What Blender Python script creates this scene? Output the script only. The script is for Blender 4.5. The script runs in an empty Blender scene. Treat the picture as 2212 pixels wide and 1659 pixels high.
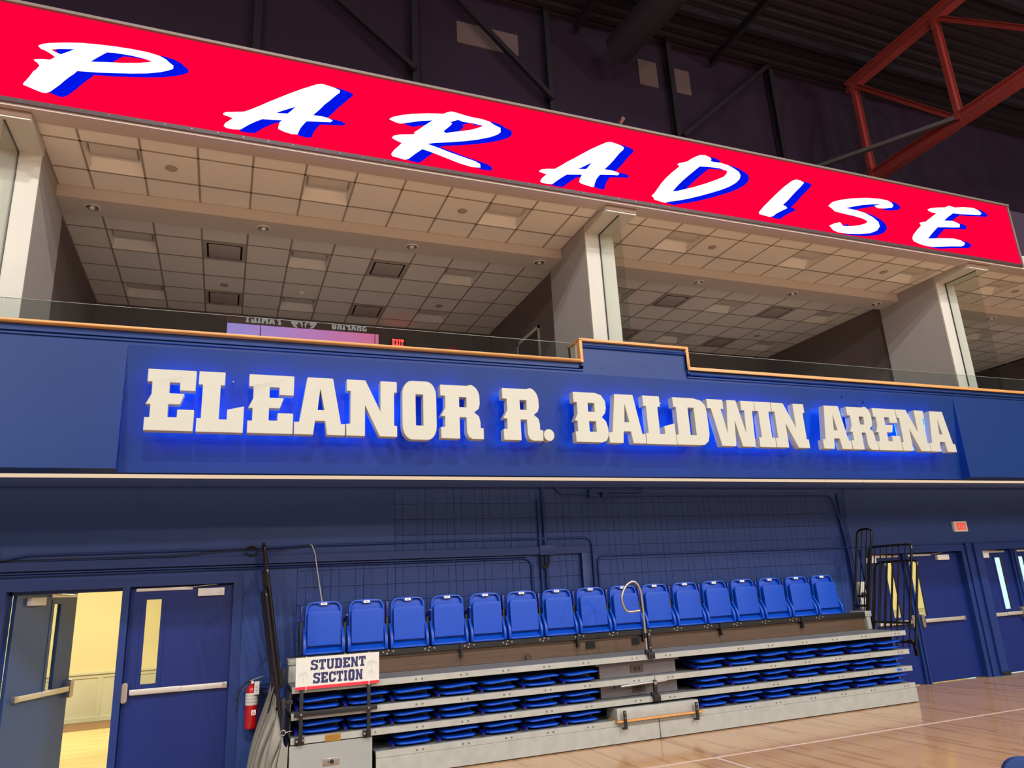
import bpy, bmesh, math, random
from mathutils import Vector, Matrix
from mathutils.geometry import tessellate_polygon
R = random.Random(7)
PI = math.pi
SC = bpy.context.scene
COL = SC.collection

# ------------------------------------------------------------------ camera
def make_camera():
    f, yaw, pitch, roll = 1568.0, .3827, .27827, .0532
    F = Vector((math.sin(yaw)*math.cos(pitch), math.cos(yaw)*math.cos(pitch), math.sin(pitch)))
    Rt = Vector((math.cos(yaw), -math.sin(yaw), 0))
    D = F.cross(Rt)
    c, s = math.cos(roll), math.sin(roll)
    R2, D2 = c*Rt + s*D, -s*Rt + c*D
    cam = bpy.data.cameras.new('camera')
    cam.sensor_width = 36.0
    cam.lens = f/2212*36
    cam.clip_end = 200
    o = bpy.data.objects.new('camera', cam)
    COL.objects.link(o)
    m = Matrix.Identity(4)
    for i in range(3):
        m[i][0], m[i][1], m[i][2] = R2[i], -D2[i], -F[i]
    m[2][3] = 1.86
    o.matrix_world = m
    SC.camera = o
make_camera()

# ------------------------------------------------------------------ view, world, lamps
SC.view_settings.view_transform = 'Standard'
SC.view_settings.look = 'None'
SC.view_settings.gamma = 1.0
SC.view_settings.use_curve_mapping = False
SC.view_settings.exposure = 0.0
w = bpy.data.worlds.new('hall'); SC.world = w; w.use_nodes = True
w.node_tree.nodes['Background'].inputs[0].default_value = (1.0, .96, .93, 1)
w.node_tree.nodes['Background'].inputs[1].default_value = 0.14

def lamp(x, y, z, power, size=.9, col=(1, .965, .93), target=(5, 9, 3), spot=None):
    d = bpy.data.lights.new('arena_lamp', 'AREA')
    d.shape = 'DISK'; d.size = size; d.energy = power; d.color = col
    o = bpy.data.objects.new('arena_lamp', d); COL.objects.link(o)
    o.location = (x, y, z)
    o.rotation_euler = (Vector(target)-Vector((x, y, z))).to_track_quat('-Z', 'Y').to_euler()
    return o
# rows of lamps under the far side of the hall roof, well behind the camera
LAMPS = [(28, -22, 10.5, 800), (20, -24, 12.5, 1100), (6, -27, 10.5, 1150), (-14, -22, 12, 1600)]
for x, y, z, p in LAMPS:
    lamp(x, y, z, p)
for x, y, p in ((-12, -9, 3400), (0, -6, 2400), (12, -6, 2300), (25, -12, 2800), (2, -20, 3600), (14, -20, 3600)):
    lamp(x, y, 14.5 if y > -15 else 16.4, p, 1.2, target=(x, y, 0))

# ------------------------------------------------------------------ materials
def lin(c):
    c = c/255
    return c/12.92 if c <= .04045 else ((c+.055)/1.055)**2.4
def rgb(c): return (lin(c[0]), lin(c[1]), lin(c[2]), 1)
MATS = {}
def pm(name, c, rough=.5, metal=0, var=0, vs=3, bump=0, bs=60, spec=.5, emit=None, es=0, stretch=None):
    if name in MATS: return MATS[name]
    m = bpy.data.materials.new(name); m.use_nodes = True
    nt = m.node_tree; b = nt.nodes['Principled BSDF']
    b.inputs['Base Color'].default_value = rgb(c)
    b.inputs['Roughness'].default_value = rough
    b.inputs['Metallic'].default_value = metal
    b.inputs['Specular IOR Level'].default_value = spec
    tc = nt.nodes.new('ShaderNodeTexCoord')
    src = tc.outputs['Object']
    if stretch:
        mp = nt.nodes.new('ShaderNodeMapping'); mp.inputs['Scale'].default_value = stretch
        nt.links.new(src, mp.inputs[0]); src = mp.outputs[0]
    if var:
        n = nt.nodes.new('ShaderNodeTexNoise'); n.inputs['Scale'].default_value = vs; n.inputs['Detail'].default_value = 5
        nt.links.new(src, n.inputs['Vector'])
        r = nt.nodes.new('ShaderNodeValToRGB')
        r.color_ramp.elements[0].position = .3; r.color_ramp.elements[1].position = .7
        k0, k1 = 1-var, 1+var
        l = rgb(c)
        r.color_ramp.elements[0].color = (l[0]*k0, l[1]*k0, l[2]*k0, 1)
        r.color_ramp.elements[1].color = (min(1, l[0]*k1), min(1, l[1]*k1), min(1, l[2]*k1), 1)
        nt.links.new(n.outputs['Fac'], r.inputs[0]); nt.links.new(r.outputs[0], b.inputs['Base Color'])
    if bump:
        n = nt.nodes.new('ShaderNodeTexNoise'); n.inputs['Scale'].default_value = bs; n.inputs['Detail'].default_value = 3
        nt.links.new(src, n.inputs['Vector'])
        bp = nt.nodes.new('ShaderNodeBump'); bp.inputs['Strength'].default_value = bump; bp.inputs['Distance'].default_value = .01
        nt.links.new(n.outputs['Fac'], bp.inputs['Height']); nt.links.new(bp.outputs[0], b.inputs['Normal'])
    if emit is not None:
        b.inputs['Emission Color'].default_value = emit
        b.inputs['Emission Strength'].default_value = es
    MATS[name] = m
    return m
def glass(name, tint=(.93, .97, .95), f=.06):
    m = bpy.data.materials.new(name); m.use_nodes = True; nt = m.node_tree
    nt.nodes.clear()
    o = nt.nodes.new('ShaderNodeOutputMaterial'); mx = nt.nodes.new('ShaderNodeMixShader')
    t = nt.nodes.new('ShaderNodeBsdfTransparent'); t.inputs[0].default_value = (*tint, 1)
    g = nt.nodes.new('ShaderNodeBsdfGlossy'); g.inputs['Roughness'].default_value = 0.0
    lw = nt.nodes.new('ShaderNodeLayerWeight'); lw.inputs[0].default_value = .5
    pw = nt.nodes.new('ShaderNodeMath'); pw.operation = 'POWER'; pw.inputs[1].default_value = 5
    ma = nt.nodes.new('ShaderNodeMath'); ma.operation = 'MULTIPLY_ADD'; ma.inputs[1].default_value = .95; ma.inputs[2].default_value = .05
    nt.links.new(lw.outputs['Facing'], pw.inputs[0]); nt.links.new(pw.outputs[0], ma.inputs[0])
    nt.links.new(ma.outputs[0], mx.inputs[0]); nt.links.new(t.outputs[0], mx.inputs[1]); nt.links.new(g.outputs[0], mx.inputs[2])
    nt.links.new(mx.outputs[0], o.inputs[0])
    MATS[name] = m
    return m
BLUE = pm('blue wall paint', (36, 61, 122), .45, spec=.35, var=.05, vs=1.2, bump=.12, bs=45)
BLUEB = pm('blue block paint', (38, 63, 122), .5, spec=.35, var=.05, vs=2, bump=.35, bs=110)
FASC = pm('blue fascia paint', (6, 44, 104), .42, spec=.3, var=.05, vs=.9, bump=.1, bs=18)
TRIMB = pm('blue trim paint', (25, 49, 108), .4, spec=.35)
DOORB = pm('blue door paint', (12, 36, 102), .4, spec=.35, var=.05, vs=2, stretch=(8, 8, .6))
DOORLIT = pm('lobby-lit door paint', (48, 76, 122), .4)  # same navy door paint, lightened to carry the lobby light on the open leaf
CREAM = pm('cream wall paint', (196, 194, 184), .6, var=.02)
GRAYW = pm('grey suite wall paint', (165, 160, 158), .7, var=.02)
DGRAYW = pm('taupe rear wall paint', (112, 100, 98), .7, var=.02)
TILE = pm('ceiling tile', (232, 226, 216), .9, var=.015, vs=2, bump=.15, bs=220)
TBAR = pm('ceiling bar', (158, 146, 132), .5)
FIXW = pm('white fixture enamel', (228, 224, 216), .45)
LENS = pm('frosted lens', (245, 242, 235), .5)
VENT = pm('grey vent metal', (176, 166, 158), .5)
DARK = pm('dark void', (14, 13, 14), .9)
OAK = pm('oak rail', (196, 142, 78), .4, var=.18, vs=5, stretch=(.6, 14, 14))
LETW = pm('letter face enamel', (180, 180, 166), .5, var=.01)
GLOWB = pm('blue led strip', (0, 0, 0), .5, emit=(0, .15, 1, 1), es=42)
SRED = pm('led red', (0, 0, 0), .6, emit=(1, 0, .045, 1), es=1.0, spec=0)
SWHT = pm('led white', (0, 0, 0), .6, emit=(.96, 1, 1, 1), es=1.2, spec=0)
SBLU = pm('led blue', (0, 0, 0), .6, emit=(0, .008, .80, 1), es=1.0, spec=0)
FRAMEM = pm('screen frame metal', (120, 108, 104), .5, .3)
GALV = pm('galvanised steel', (164, 164, 154), .5, .15, var=.08, vs=9, bump=.05, bs=30)
GALVD = pm('grey deck', (112, 114, 114), .55, var=.08, vs=6)
BROWN = pm('bronze riser sheet', (104, 83, 68), .38, .35, var=.12, vs=4, stretch=(.4, 1, 12))
BLACK = pm('black steel', (22, 21, 22), .38)
BLKGL = pm('black gloss tube', (16, 16, 17), .22)
SEATB = pm('blue moulded plastic', (0, 66, 176), .38, spec=.4, var=.03, vs=30, bump=.03, bs=300)
SEATD = pm('dark blue armrest plastic', (14, 18, 112), .3)
CHROME = pm('brushed steel', (190, 184, 176), .28, .9)
SOFGLOW = pm('added soffit glow', (120, 110, 96), .5, emit=(1, .76, .52, 1), es=.78)  # emission stands in for bounced light on the soffit tiles
STEELP = pm('satin aluminium', (205, 200, 190), .4, .6)
ROOF = pm('dark roof metal', (46, 39, 50), .7)
ROOFD = pm('dark steel', (34, 28, 40), .7)
UPWALL = pm('dark upper wall', (42, 24, 50), .8, var=.06, vs=.8)
REDST = pm('red painted steel', (160, 66, 62), .5, var=.05)
LOBW = pm('lobby cream wall', (238, 226, 172), .8)
LOBP = pm('lobby wainscot', (214, 214, 184), .6)
LOBF = pm('lobby tile floor', (226, 200, 132), .4, var=.12, vs=2.2, stretch=(.5, 2.4, 1))
LOBD = pm('lobby border tile', (150, 108, 70), .4, var=.1)
SKYG = pm('daylight glazing', (0, 0, 0), .5, emit=(.62, .95, .95, 1), es=1.4)
REDX = pm('extinguisher red', (176, 20, 28), .3)
WHITE = pm('white plastic', (232, 230, 222), .45)
PAPER = pm('paper label', (205, 202, 190), .7)
NAVY = pm('navy print', (32, 36, 84), .6)
PRED = pm('red print', (214, 32, 56), .5)
PGRAY = pm('pale grey print', (182, 183, 174), .6)
SIGNW = pm('sign board white', (204, 202, 190), .5)
EXITR = pm('lit exit red', (60, 0, 0), .5, emit=(1, .03, .03, 1), es=1.6)
TARP = pm('grey vinyl tarp', (140, 138, 126), .5, var=.08, vs=5, bump=.1, bs=8)
BRASS = pm('brass plaque', (176, 132, 52), .4, .6)
RUB = pm('black rubber', (18, 18, 18), .6)
WIRE = pm('white cable', (190, 186, 180), .5)
TAPE = pm('blue tape', (40, 90, 190), .6)
YSIL = pm('bolt head', (112, 110, 104), .35, .4)
GLASSG = glass('guard glass', (.90, .93, .91))
GLASSD = glass('door lite glass', (.95, .98, .95))

# ------------------------------------------------------------------ mesh helpers
class MB:
    def __init__(s): s.v = []; s.f = []; s.sm = []
    def add(s, vs, fs, smooth=False):
        n = len(s.v); s.v += [tuple(v) for v in vs]
        for f in fs: s.f.append([n+i for i in f]); s.sm.append(smooth)
        return s
    def box(s, x0, y0, z0, x1, y1, z1, M=None):
        vs = [Vector(p) for p in ((x0,y0,z0),(x1,y0,z0),(x1,y1,z0),(x0,y1,z0),(x0,y0,z1),(x1,y0,z1),(x1,y1,z1),(x0,y1,z1))]
        if M is not None: vs = [M @ v for v in vs]
        return s.add(vs, [(0,3,2,1),(4,5,6,7),(0,1,5,4),(1,2,6,5),(2,3,7,6),(3,0,4,7)])
    def cyl(s, p, q, r, n=10, r2=None, cap=True, smooth=True):
        p = Vector(p); q = Vector(q); d = (q-p).normalized()
        a = d.orthogonal().normalized(); b = d.cross(a); r2 = r if r2 is None else r2
        vs = []
        for c, rr in ((p, r), (q, r2)):
            for i in range(n):
                t = 2*PI*i/n; vs.append(c + a*rr*math.cos(t) + b*rr*math.sin(t))
        s.add(vs, [(i, (i+1) % n, n+(i+1) % n, n+i) for i in range(n)], smooth)
        if cap:
            s.add(vs[:n], [tuple(range(n-1, -1, -1))]); s.add(vs[n:], [tuple(range(n))])
        return s
    def tube(s, pts, r, n=8):
        pts = [Vector(p) for p in pts]
        d0 = (pts[1]-pts[0]).normalized(); a = d0.orthogonal().normalized()
        rings = []
        for i, p in enumerate(pts):
            if i == 0: d = pts[1]-pts[0]
            elif i == len(pts)-1: d = pts[-1]-pts[-2]
            else: d = (pts[i+1]-p).normalized() + (p-pts[i-1]).normalized()
            d.normalize(); a = (a - d*a.dot(d)).normalized(); b = d.cross(a)
            rings.append([p + a*r*math.cos(2*PI*k/n) + b*r*math.sin(2*PI*k/n) for k in range(n)])
        vs = [v for rg in rings for v in rg]; fs = []
        for i in range(len(rings)-1):
            for k in range(n):
                fs.append((i*n+k, i*n+(k+1) % n, (i+1)*n+(k+1) % n, (i+1)*n+k))
        s.add(vs, fs, True)
        s.add(rings[0], [tuple(range(n-1, -1, -1))]); s.add(rings[-1], [tuple(range(n))])
        return s
    def beam(s, p, q, w, h, up=(0, 0, 1)):
        p = Vector(p); q = Vector(q); d = (q-p).normalized(); up = Vector(up)
        a = d.cross(up).normalized(); b = a.cross(d).normalized()
        vs = []
        for c in (p, q):
            for sa, sb in ((-1,-1),(1,-1),(1,1),(-1,1)): vs.append(c + a*sa*w/2 + b*sb*h/2)
        return s.add(vs, [(0,1,2,3),(7,6,5,4),(0,4,5,1),(1,5,6,2),(2,6,7,3),(3,7,4,0)])
    def hbeam(s, p, q, w, h, t=.02, up=(0, 0, 1)):
        p = Vector(p); q = Vector(q); d = (q-p).normalized(); u = Vector(up)
        a = d.cross(u).normalized(); b = a.cross(d).normalized()
        s.beam(p, q, t, h, up); s.beam(p+b*(h/2), q+b*(h/2), w, t, up); s.beam(p-b*(h/2), q-b*(h/2), w, t, up)
        return s
    def prism(s, loops, y0, y1, back=True, M=None):
        """loops of (x,z); front face at y0 (towards -Y), back at y1; holes allowed"""
        L = [[Vector((x, y0, z)) for x, z in lp] for lp in loops]
        tris = tessellate_polygon([[Vector((v.x, v.z, 0)) for v in lp] for lp in L])
        flat = [v for lp in L for v in lp]
        bk = [Vector((v.x, y1, v.z)) for v in flat]
        T = (lambda v: M @ v) if M is not None else (lambda v: v)
        ff = []
        for t in tris:
            a, b, c = (flat[i] for i in t)
            ny = (b-a).cross(c-a).y
            ff.append(tuple(t) if ny < 0 else tuple(reversed(t)))
        s.add([T(v) for v in flat], ff)
        if y1 == y0: return s
        if back: s.add([T(v) for v in bk], [tuple(reversed(t)) for t in ff])
        i0 = 0
        for k, lp in enumerate(L):
            n = len(lp)
            area = sum(lp[i].x*lp[(i+1) % n].z - lp[(i+1) % n].x*lp[i].z for i in range(n))
            ccw = area > 0
            if k > 0: ccw = not ccw if False else ccw
            fs = []
            for i in range(n):
                j = (i+1) % n
                f = (i, i+n, j+n, j) if (ccw == (k == 0)) else (i, j, j+n, i+n)
                fs.append(f)
            s.add([T(v) for v in lp] + [T(v) for v in bk[i0:i0+n]], fs)
            i0 += n
        return s
    def mesh(s, name, m):
        me = bpy.data.meshes.new(name); me.from_pydata(s.v, [], s.f)
        me.polygons.foreach_set('use_smooth', s.sm)
        me.materials.append(m); me.update()
        return me
def bevel(me, w, seg=2, ang=.6):
    bm = bmesh.new(); bm.from_mesh(me)
    bmesh.ops.remove_doubles(bm, verts=bm.verts, dist=1e-5)
    bmesh.ops.recalc_face_normals(bm, faces=bm.faces)
    es = [e for e in bm.edges if len(e.link_faces) == 2 and e.calc_face_angle(0) > ang]
    bmesh.ops.bevel(bm, geom=es, offset=w, segments=seg, profile=.6, affect='EDGES', clamp_overlap=True)
    for f in bm.faces: f.smooth = True
    bm.to_mesh(me); bm.free()
    try: me.set_sharp_from_angle(angle=.7)
    except Exception: pass
    return me
def obj(name, mb, m, parent=None, loc=None, rot=None, bev=0, seg=2):
    me = mb.mesh(name, m) if isinstance(mb, MB) else mb
    if bev: bevel(me, bev, seg)
    o = bpy.data.objects.new(name, me); COL.objects.link(o)
    if parent is not None: o.parent = parent
    if loc is not None: o.location = loc
    if rot is not None: o.rotation_euler = rot
    return o
def tag(o, label, cat, group=None, kind=None):
    o['label'] = label; o['category'] = cat
    if group: o['group'] = group
    if kind: o['kind'] = kind
    return o
def thing(name, label, cat, loc=(0, 0, 0), rot=(0, 0, 0), group=None, kind=None):
    o = bpy.data.objects.new(name, None); o.empty_display_size = .1; COL.objects.link(o)
    o.location = loc; o.rotation_euler = rot
    return tag(o, label, cat, group, kind)
def struct(name, mb, m, label, cat): return tag(obj(name, mb, m), label, cat, kind='structure')
def dup(root):
    r = root.copy(); COL.objects.link(r)
    def rec(src, dst):
        for ch in src.children:
            c = ch.copy(); COL.objects.link(c); c.parent = dst; rec(ch, c)
    rec(root, r)
    return r
def arc(cx, cz, r, a0, a1, n=6):
    return [(cx+r*math.cos(math.radians(a0+(a1-a0)*i/n)), cz+r*math.sin(math.radians(a0+(a1-a0)*i/n))) for i in range(n+1)]
def rrect(x0, z0, x1, z1, r, n=5, rb=None):
    rb = r if rb is None else rb
    p = arc(x1-r, z1-r, r, 0, 90, n) + arc(x0+r, z1-r, r, 90, 180, n)
    p += arc(x0+rb, z0+rb, rb, 180, 270, n) if rb > 0 else [(x0, z0)]
    p += arc(x1-rb, z0+rb, rb, 270, 360, n) if rb > 0 else [(x1, z0)]
    return p
def bend(pts, r=.08, n=5):
    """round the corners of a polyline"""
    pts = [Vector(p) for p in pts]; out = [pts[0]]
    for i in range(1, len(pts)-1):
        a, b, c = pts[i-1], pts[i], pts[i+1]
        rr = min(r, (a-b).length*.49, (c-b).length*.49)
        p, q = b+(a-b).normalized()*rr, b+(c-b).normalized()*rr
        for k in range(n+1):
            t = k/n; out.append(p*(1-t)**2 + b*2*t*(1-t) + q*t*t)
    out.append(pts[-1]); return out
# ------------------------------------------------------------------ levels (metres)
YW = 9.74            # arena face of the lower back wall
YF = 7.80            # face of the balcony fascia
ZC = 6.95            # suite ceiling

# ------------------------------------------------------------------ floor
def floor():
    m = pm('court wood far', (188, 152, 122), .3, var=.08, vs=2, stretch=(10, .6, 1))
    mb = MB(); mb.box(-30, -32, -.2, 34, 9.95, -.004)
    fl = struct('floor', mb, m, 'varnished maple court floor in front of the bleachers', 'floor')
    # narrow maple strips where they can be seen
    bm = bmesh.new(); lay = bm.loops.layers.color.new('tone')
    x = 1.0; wd = .057
    rr = random.Random(3)
    while x < 19:
        y = 3.0 - rr.random()*1.5
        while y < 9.93:
            L = .5 + rr.random()*1.6
            y1 = min(y+L, 9.94); g = .0009
            vs = [bm.verts.new(p) for p in ((x+g, y+g, 0), (x+wd-g, y+g, 0), (x+wd-g, y1-g, 0), (x+g, y1-g, 0),
                                            (x+g, y+g, -.004), (x+wd-g, y+g, -.004), (x+wd-g, y1-g, -.004), (x+g, y1-g, -.004))]
            t = rr.random()**1.5
            for ids in ((0, 1, 2, 3), (4, 5, 1, 0), (5, 6, 2, 1), (7, 4, 0, 3)):
                f = bm.faces.new([vs[i] for i in ids])
                for l in f.loops: l[lay] = (t, t, t, 1)
            y = y1
        x += wd
    me = bpy.data.meshes.new('floor_strips'); bm.to_mesh(me); bm.free()
    m = bpy.data.materials.new('maple strips'); m.use_nodes = True; nt = m.node_tree; b = nt.nodes['Principled BSDF']
    a = nt.nodes.new('ShaderNodeVertexColor'); a.layer_name = 'tone'
    r = nt.nodes.new('ShaderNodeValToRGB'); e = r.color_ramp.elements
    e[0].position = 0; e[0].color = rgb((212, 166, 118)); e[1].position = 1; e[1].color = rgb((182, 136, 92))
    k = r.color_ramp.elements.new(.6); k.color = rgb((200, 153, 106))
    tc = nt.nodes.new('ShaderNodeTexCoord'); mp = nt.nodes.new('ShaderNodeMapping'); mp.inputs['Scale'].default_value = (90, 3, 1)
    n = nt.nodes.new('ShaderNodeTexNoise'); n.inputs['Scale'].default_value = 1; n.inputs['Detail'].default_value = 6
    mx = nt.nodes.new('ShaderNodeMix'); mx.data_type = 'RGBA'; mx.blend_type = 'MULTIPLY'; mx.inputs[0].default_value = .25
    nt.links.new(tc.outputs['Object'], mp.inputs[0]); nt.links.new(mp.outputs[0], n.inputs['Vector'])
    nt.links.new(a.outputs[0], r.inputs[0]); nt.links.new(r.outputs[0], mx.inputs[6]); nt.links.new(n.outputs['Fac'], mx.inputs[7])
    nt.links.new(mx.outputs[2], b.inputs['Base Color'])
    b.inputs['Roughness'].default_value = .13; b.inputs['Specular IOR Level'].default_value = .55
    n2 = nt.nodes.new('ShaderNodeTexNoise'); n2.inputs['Scale'].default_value = 2.2
    bp = nt.nodes.new('ShaderNodeBump'); bp.inputs['Strength'].default_value = .06; bp.inputs['Distance'].default_value = .02
    nt.links.new(tc.outputs['Object'], n2.inputs['Vector']); nt.links.new(n2.outputs['Fac'], bp.inputs['Height']); nt.links.new(bp.outputs[0], b.inputs['Normal'])
    me.materials.append(m)
    o = bpy.data.objects.new('floor_strips', me); COL.objects.link(o); o.parent = fl; o['kind'] = 'stuff'
    lm = pm('court line paint', (226, 196, 178), .3)
    mb = MB(); mb.box(.5, 7.40, 0, 19, 7.44, .0012); obj('court_line', mb, lm, fl)
    mb = MB(); mb.box(5.13, 2, 0, 5.17, 7.40, .0012); obj('court_line', mb, lm, fl)
floor()

# ------------------------------------------------------------------ lower back wall with its blocks
OPEN = [(-2.19, .15, 2.14), (10.24, 12.58, 2.16), (13.11, 15.5, 2.16)]   # door openings x0,x1,top
def back_wall():
    mb = MB(); xs = -9.0
    for x0, x1, zt in OPEN:
        mb.box(xs, YW, 0, x0, YW+.22, zt if x0 > 12 else 2.14); xs = x1
    mb.box(xs, YW, 0, 24, YW+.22, 2.16)
    mb.box(-9, YW, 2.14, 10.24, YW+.22, 3.42); mb.box(10.24, YW, 2.16, 24, YW+.22, 3.42)
    wl = struct('wall_back', mb, BLUE, 'navy painted wall with scored blocks under the balcony', 'wall')
    w, h = .4135, .2065
    mb = MB(); g = .003
    prof = [(0.001, -.006), (.004, -.010)]
    for s in (.25, .75):
        prof += [(w*s-.0035, -.010), (w*s, -.005), (w*s+.0035, -.010)]
    prof += [(w-.004, -.010), (w-.001, -.006)]
    n = len(prof)
    flat = [(x, -.010 if 0 < i < n-1 else y) for i, (x, y) in enumerate(prof)]
    lo = [(x, y, g) for x, y in flat]; hi = [(x, y, h-g) for x, y in flat]
    l2 = [(x, y, h*.17) for x, y in prof]; h2 = [(x, y, h*.83) for x, y in prof]
    mb.add(l2+h2, [(i, i+1, n+i+1, n+i) for i in range(n-1)])
    mb.add(lo+l2, [(i, i+1, n+i+1, n+i) for i in range(n-1)])
    mb.add(h2+hi, [(i, i+1, n+i+1, n+i) for i in range(n-1)])
    b0 = [(x, -.005, .001) for x, y in prof]; b1 = [(x, -.005, h-.001) for x, y in prof]
    mb.add(b0+lo, [(i, i+1, n+i+1, n+i) for i in (0, n-2)] + [(1, n-2, n+n-2, n+1)])
    mb.add(hi+b1, [(i, i+1, n+i+1, n+i) for i in (0, n-2)] + [(1, n-2, n+n-2, n+1)])
    me = mb.mesh('block', BLUEB)
    for r in range(12):
        z = 3.277 - h*(r+1)
        for c in range(3 if r < 4 else 0, 21):
            o = bpy.data.objects.new('block', me); COL.objects.link(o); o.parent = wl
            o.location = (.886+w*c, YW-.0005, z)
    mb = MB(); mb.box(-9, YW-.04, 3.30, 24, YW, 3.40); obj('top_beam', mb, TRIMB, wl, bev=.004)
    # thin ledge line across the right hand doors
    mb = MB(); mb.box(9.95, YW-.03, 2.285, 24, YW, 2.30); obj('ledge', mb, TRIMB, wl)
    return wl
WALL = back_wall()
def casing(x0, x1, zt, wdt, label):
    mb = MB()
    mb.box(x0-wdt, YW-.025, 0, x0+.004, YW+.125, zt+wdt); mb.box(x1-.004, YW-.025, 0, x1+wdt, YW+.125, zt+wdt)
    mb.box(x0+.004, YW-.025, zt-.004, x1-.004, YW+.125, zt+wdt)
    mb.box(x0, YW+.125, 0, x0+.03, YW+.16, zt); mb.box(x1-.03, YW+.125, 0, x1, YW+.16, zt); mb.box(x0, YW+.125, zt-.04, x1, YW+.16, zt)
    return struct('trim_%d' % (len([o for o in COL.objects if o.name.startswith('trim_')])+1), mb, TRIMB, label, 'door frame')
casing(-2.19, .15, 2.14, .10, 'navy steel frame round the left doorway with the open leaf')
casing(10.24, 12.58, 2.16, .09, 'navy steel frame round the double doors behind the black rail')
casing(13.11, 15.5, 2.16, .09, 'navy steel frame round the double doors at the far right')
mb = MB(); mb.box(-1.05, YW-.02, 0, -.975, YW+.12, 2.14); mb.box(-1.05, YW+.12, 0, -.945, YW+.16, 2.14)
struct('trim_4', mb, TRIMB, 'navy mullion between the open and the closed leaf at left', 'door mullion')
mb = MB(); mb.box(11.175, YW+.03, 0, 11.295, YW+.125, 2.16); mb.box(11.14, YW+.125, 0, 11.33, YW+.16, 2.16); mb.box(11.225, YW+.0, 0, 11.245, YW+.04, 2.16)
struct('trim_5', mb, TRIMB, 'mullion between the two leaves behind the black rail', 'door mullion')
mb = MB(); mb.box(13.95, YW+.03, 0, 14.12, YW+.125, 2.16); mb.box(13.92, YW+.125, 0, 14.15, YW+.16, 2.16); mb.box(14.0, YW, 0, 14.03, YW+.04, 2.16)
struct('trim_6', mb, TRIMB, 'mullion between the two leaves at the far right', 'door mullion')
# flat pilaster between the two right hand pairs
mb = MB(); mb.box(12.68, YW-.05, 0, 12.84, YW, 2.285); mb.box(12.84, YW-.09, 0, 13.02, YW, 2.285)
o = struct('trim_7', mb, TRIMB, 'stepped navy pilaster between the two right hand door pairs', 'pilaster')
mb = MB(); mb.box(12.86, YW-.1, .005, 13.06, YW-.085, .07); obj('vent_grille', mb, RUB, o)
mb = MB(); mb.box(12.72, YW-.16, 0, 13.14, YW, .006); obj('threshold', mb, GALVD, o)
# corner cover at the right end of the blocks
mb = MB(); mb.box(9.845, YW-.035, 0, 9.925, YW, 3.2)
struct('trim_8', mb, TRIMB, 'narrow navy corner strip at the right end of the block wall', 'trim')

def door_leaf(n, x0, x1, zt, label, mat, win, bar=None, closer=None, arm=None, hinge=None, ang=0, bar_flip=False):
    """leaf spans x0..x1 in the plane of the opening; win=(x0,x1,z0,z1)"""
    y = YW+.075
    hx = x0 if hinge is None else hinge
    t = thing('door_%d' % n, label, 'door', (hx, y, 0), (0, 0, ang), kind='structure')
    X = lambda v: v-hx
    mb = MB()
    outer = [(X(x0)+.004, .012), (X(x1)-.004, .012), (X(x1)-.004, zt-.006), (X(x0)+.004, zt-.006)]
    if win:
        a, b, c, d = win
        hole = [(X(a), c), (X(a), d), (X(b), d), (X(b), c)]
        mb.prism([outer, hole], 0, .045)
    else: mb.prism([outer], 0, .045)
    obj('leaf', mb, mat, t, bev=.002, seg=1)
    if win:
        mb = MB(); mb.box(X(a), .02, c, X(b), .026, d); obj('glass_pane', mb, GLASSD, t)
        mb = MB(); q = .045
        mb.prism([[(X(a)-q, c-q), (X(b)+q, c-q), (X(b)+q, d+q), (X(a)-q, d+q)], [(X(a)+.004, c+.004), (X(a)+.004, d-.004), (X(b)-.004, d-.004), (X(b)-.004, c+.004)]], -.007, .0)
        fr = obj('window_frame', mb, mat, t, bev=.002, seg=1)
        mb = MB()
        for k in range(8):
            zz = c + (d-c)*k/7
            for xx in (X(a)-q*.5, X(b)+q*.5): mb.cyl((xx, -.007, zz), (xx, -.010, zz), .004, 6)
        obj('screw', mb, RUB, fr)['kind'] = 'stuff'
    if bar:
        bx0, bx1, bz, latch = bar       # latch = x of the latch case
        mb = MB(); mb.box(X(bx0), -.055, bz-.03, X(bx1), -.012, bz+.03)
        bo = obj('panic_bar', mb, STEELP, t, bev=.006)
        xm = (X(bx0)+X(bx1))/2
        s = 1 if latch > (bx0+bx1)/2 else -1
        xm -= s*.02
        mb = MB(); lo, hi = sorted((X(latch)-s*.05, xm)); mb.box(lo, -.075, bz-.022, hi, -.05, bz+.034); obj('push_pad', mb, STEELP, bo, bev=.005)
        mb = MB(); mb.prism([rrect(X(latch)-.032, bz-.10, X(latch)+.032, bz+.11, .028)], -.075, 0); obj('latch_case', mb, CHROME, bo, bev=.008)
        e = X(bx0) if s > 0 else X(bx1)
        mb = MB(); mb.box(e-.025, -.06, bz-.034, e+.03, 0, bz+.034); obj('end_cap', mb, CHROME, bo, bev=.006)
    if closer:
        cx0, cx1, cz = closer
        mb = MB(); mb.box(X(cx0), -.055, cz-.045, X(cx1), 0, cz+.045); obj('door_closer', mb, FIXW, t, bev=.006)
    if arm:
        ax0, ax1, az, tip = arm
        mb = MB(); mb.box(X(ax0), -.022, az-.018, X(ax1), 0, az+.018); a_ = obj('closer_track', mb, STEELP, t, bev=.003)
        mb = MB(); mb.tube([(X(ax1)-.05, -.02, az+.005), ((X(ax1)+X(tip))/2, -.05, az+.022), (X(tip), -.03, az+.03)], .008, 6); obj('closer_arm', mb, CHROME, a_)
    return t
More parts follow.
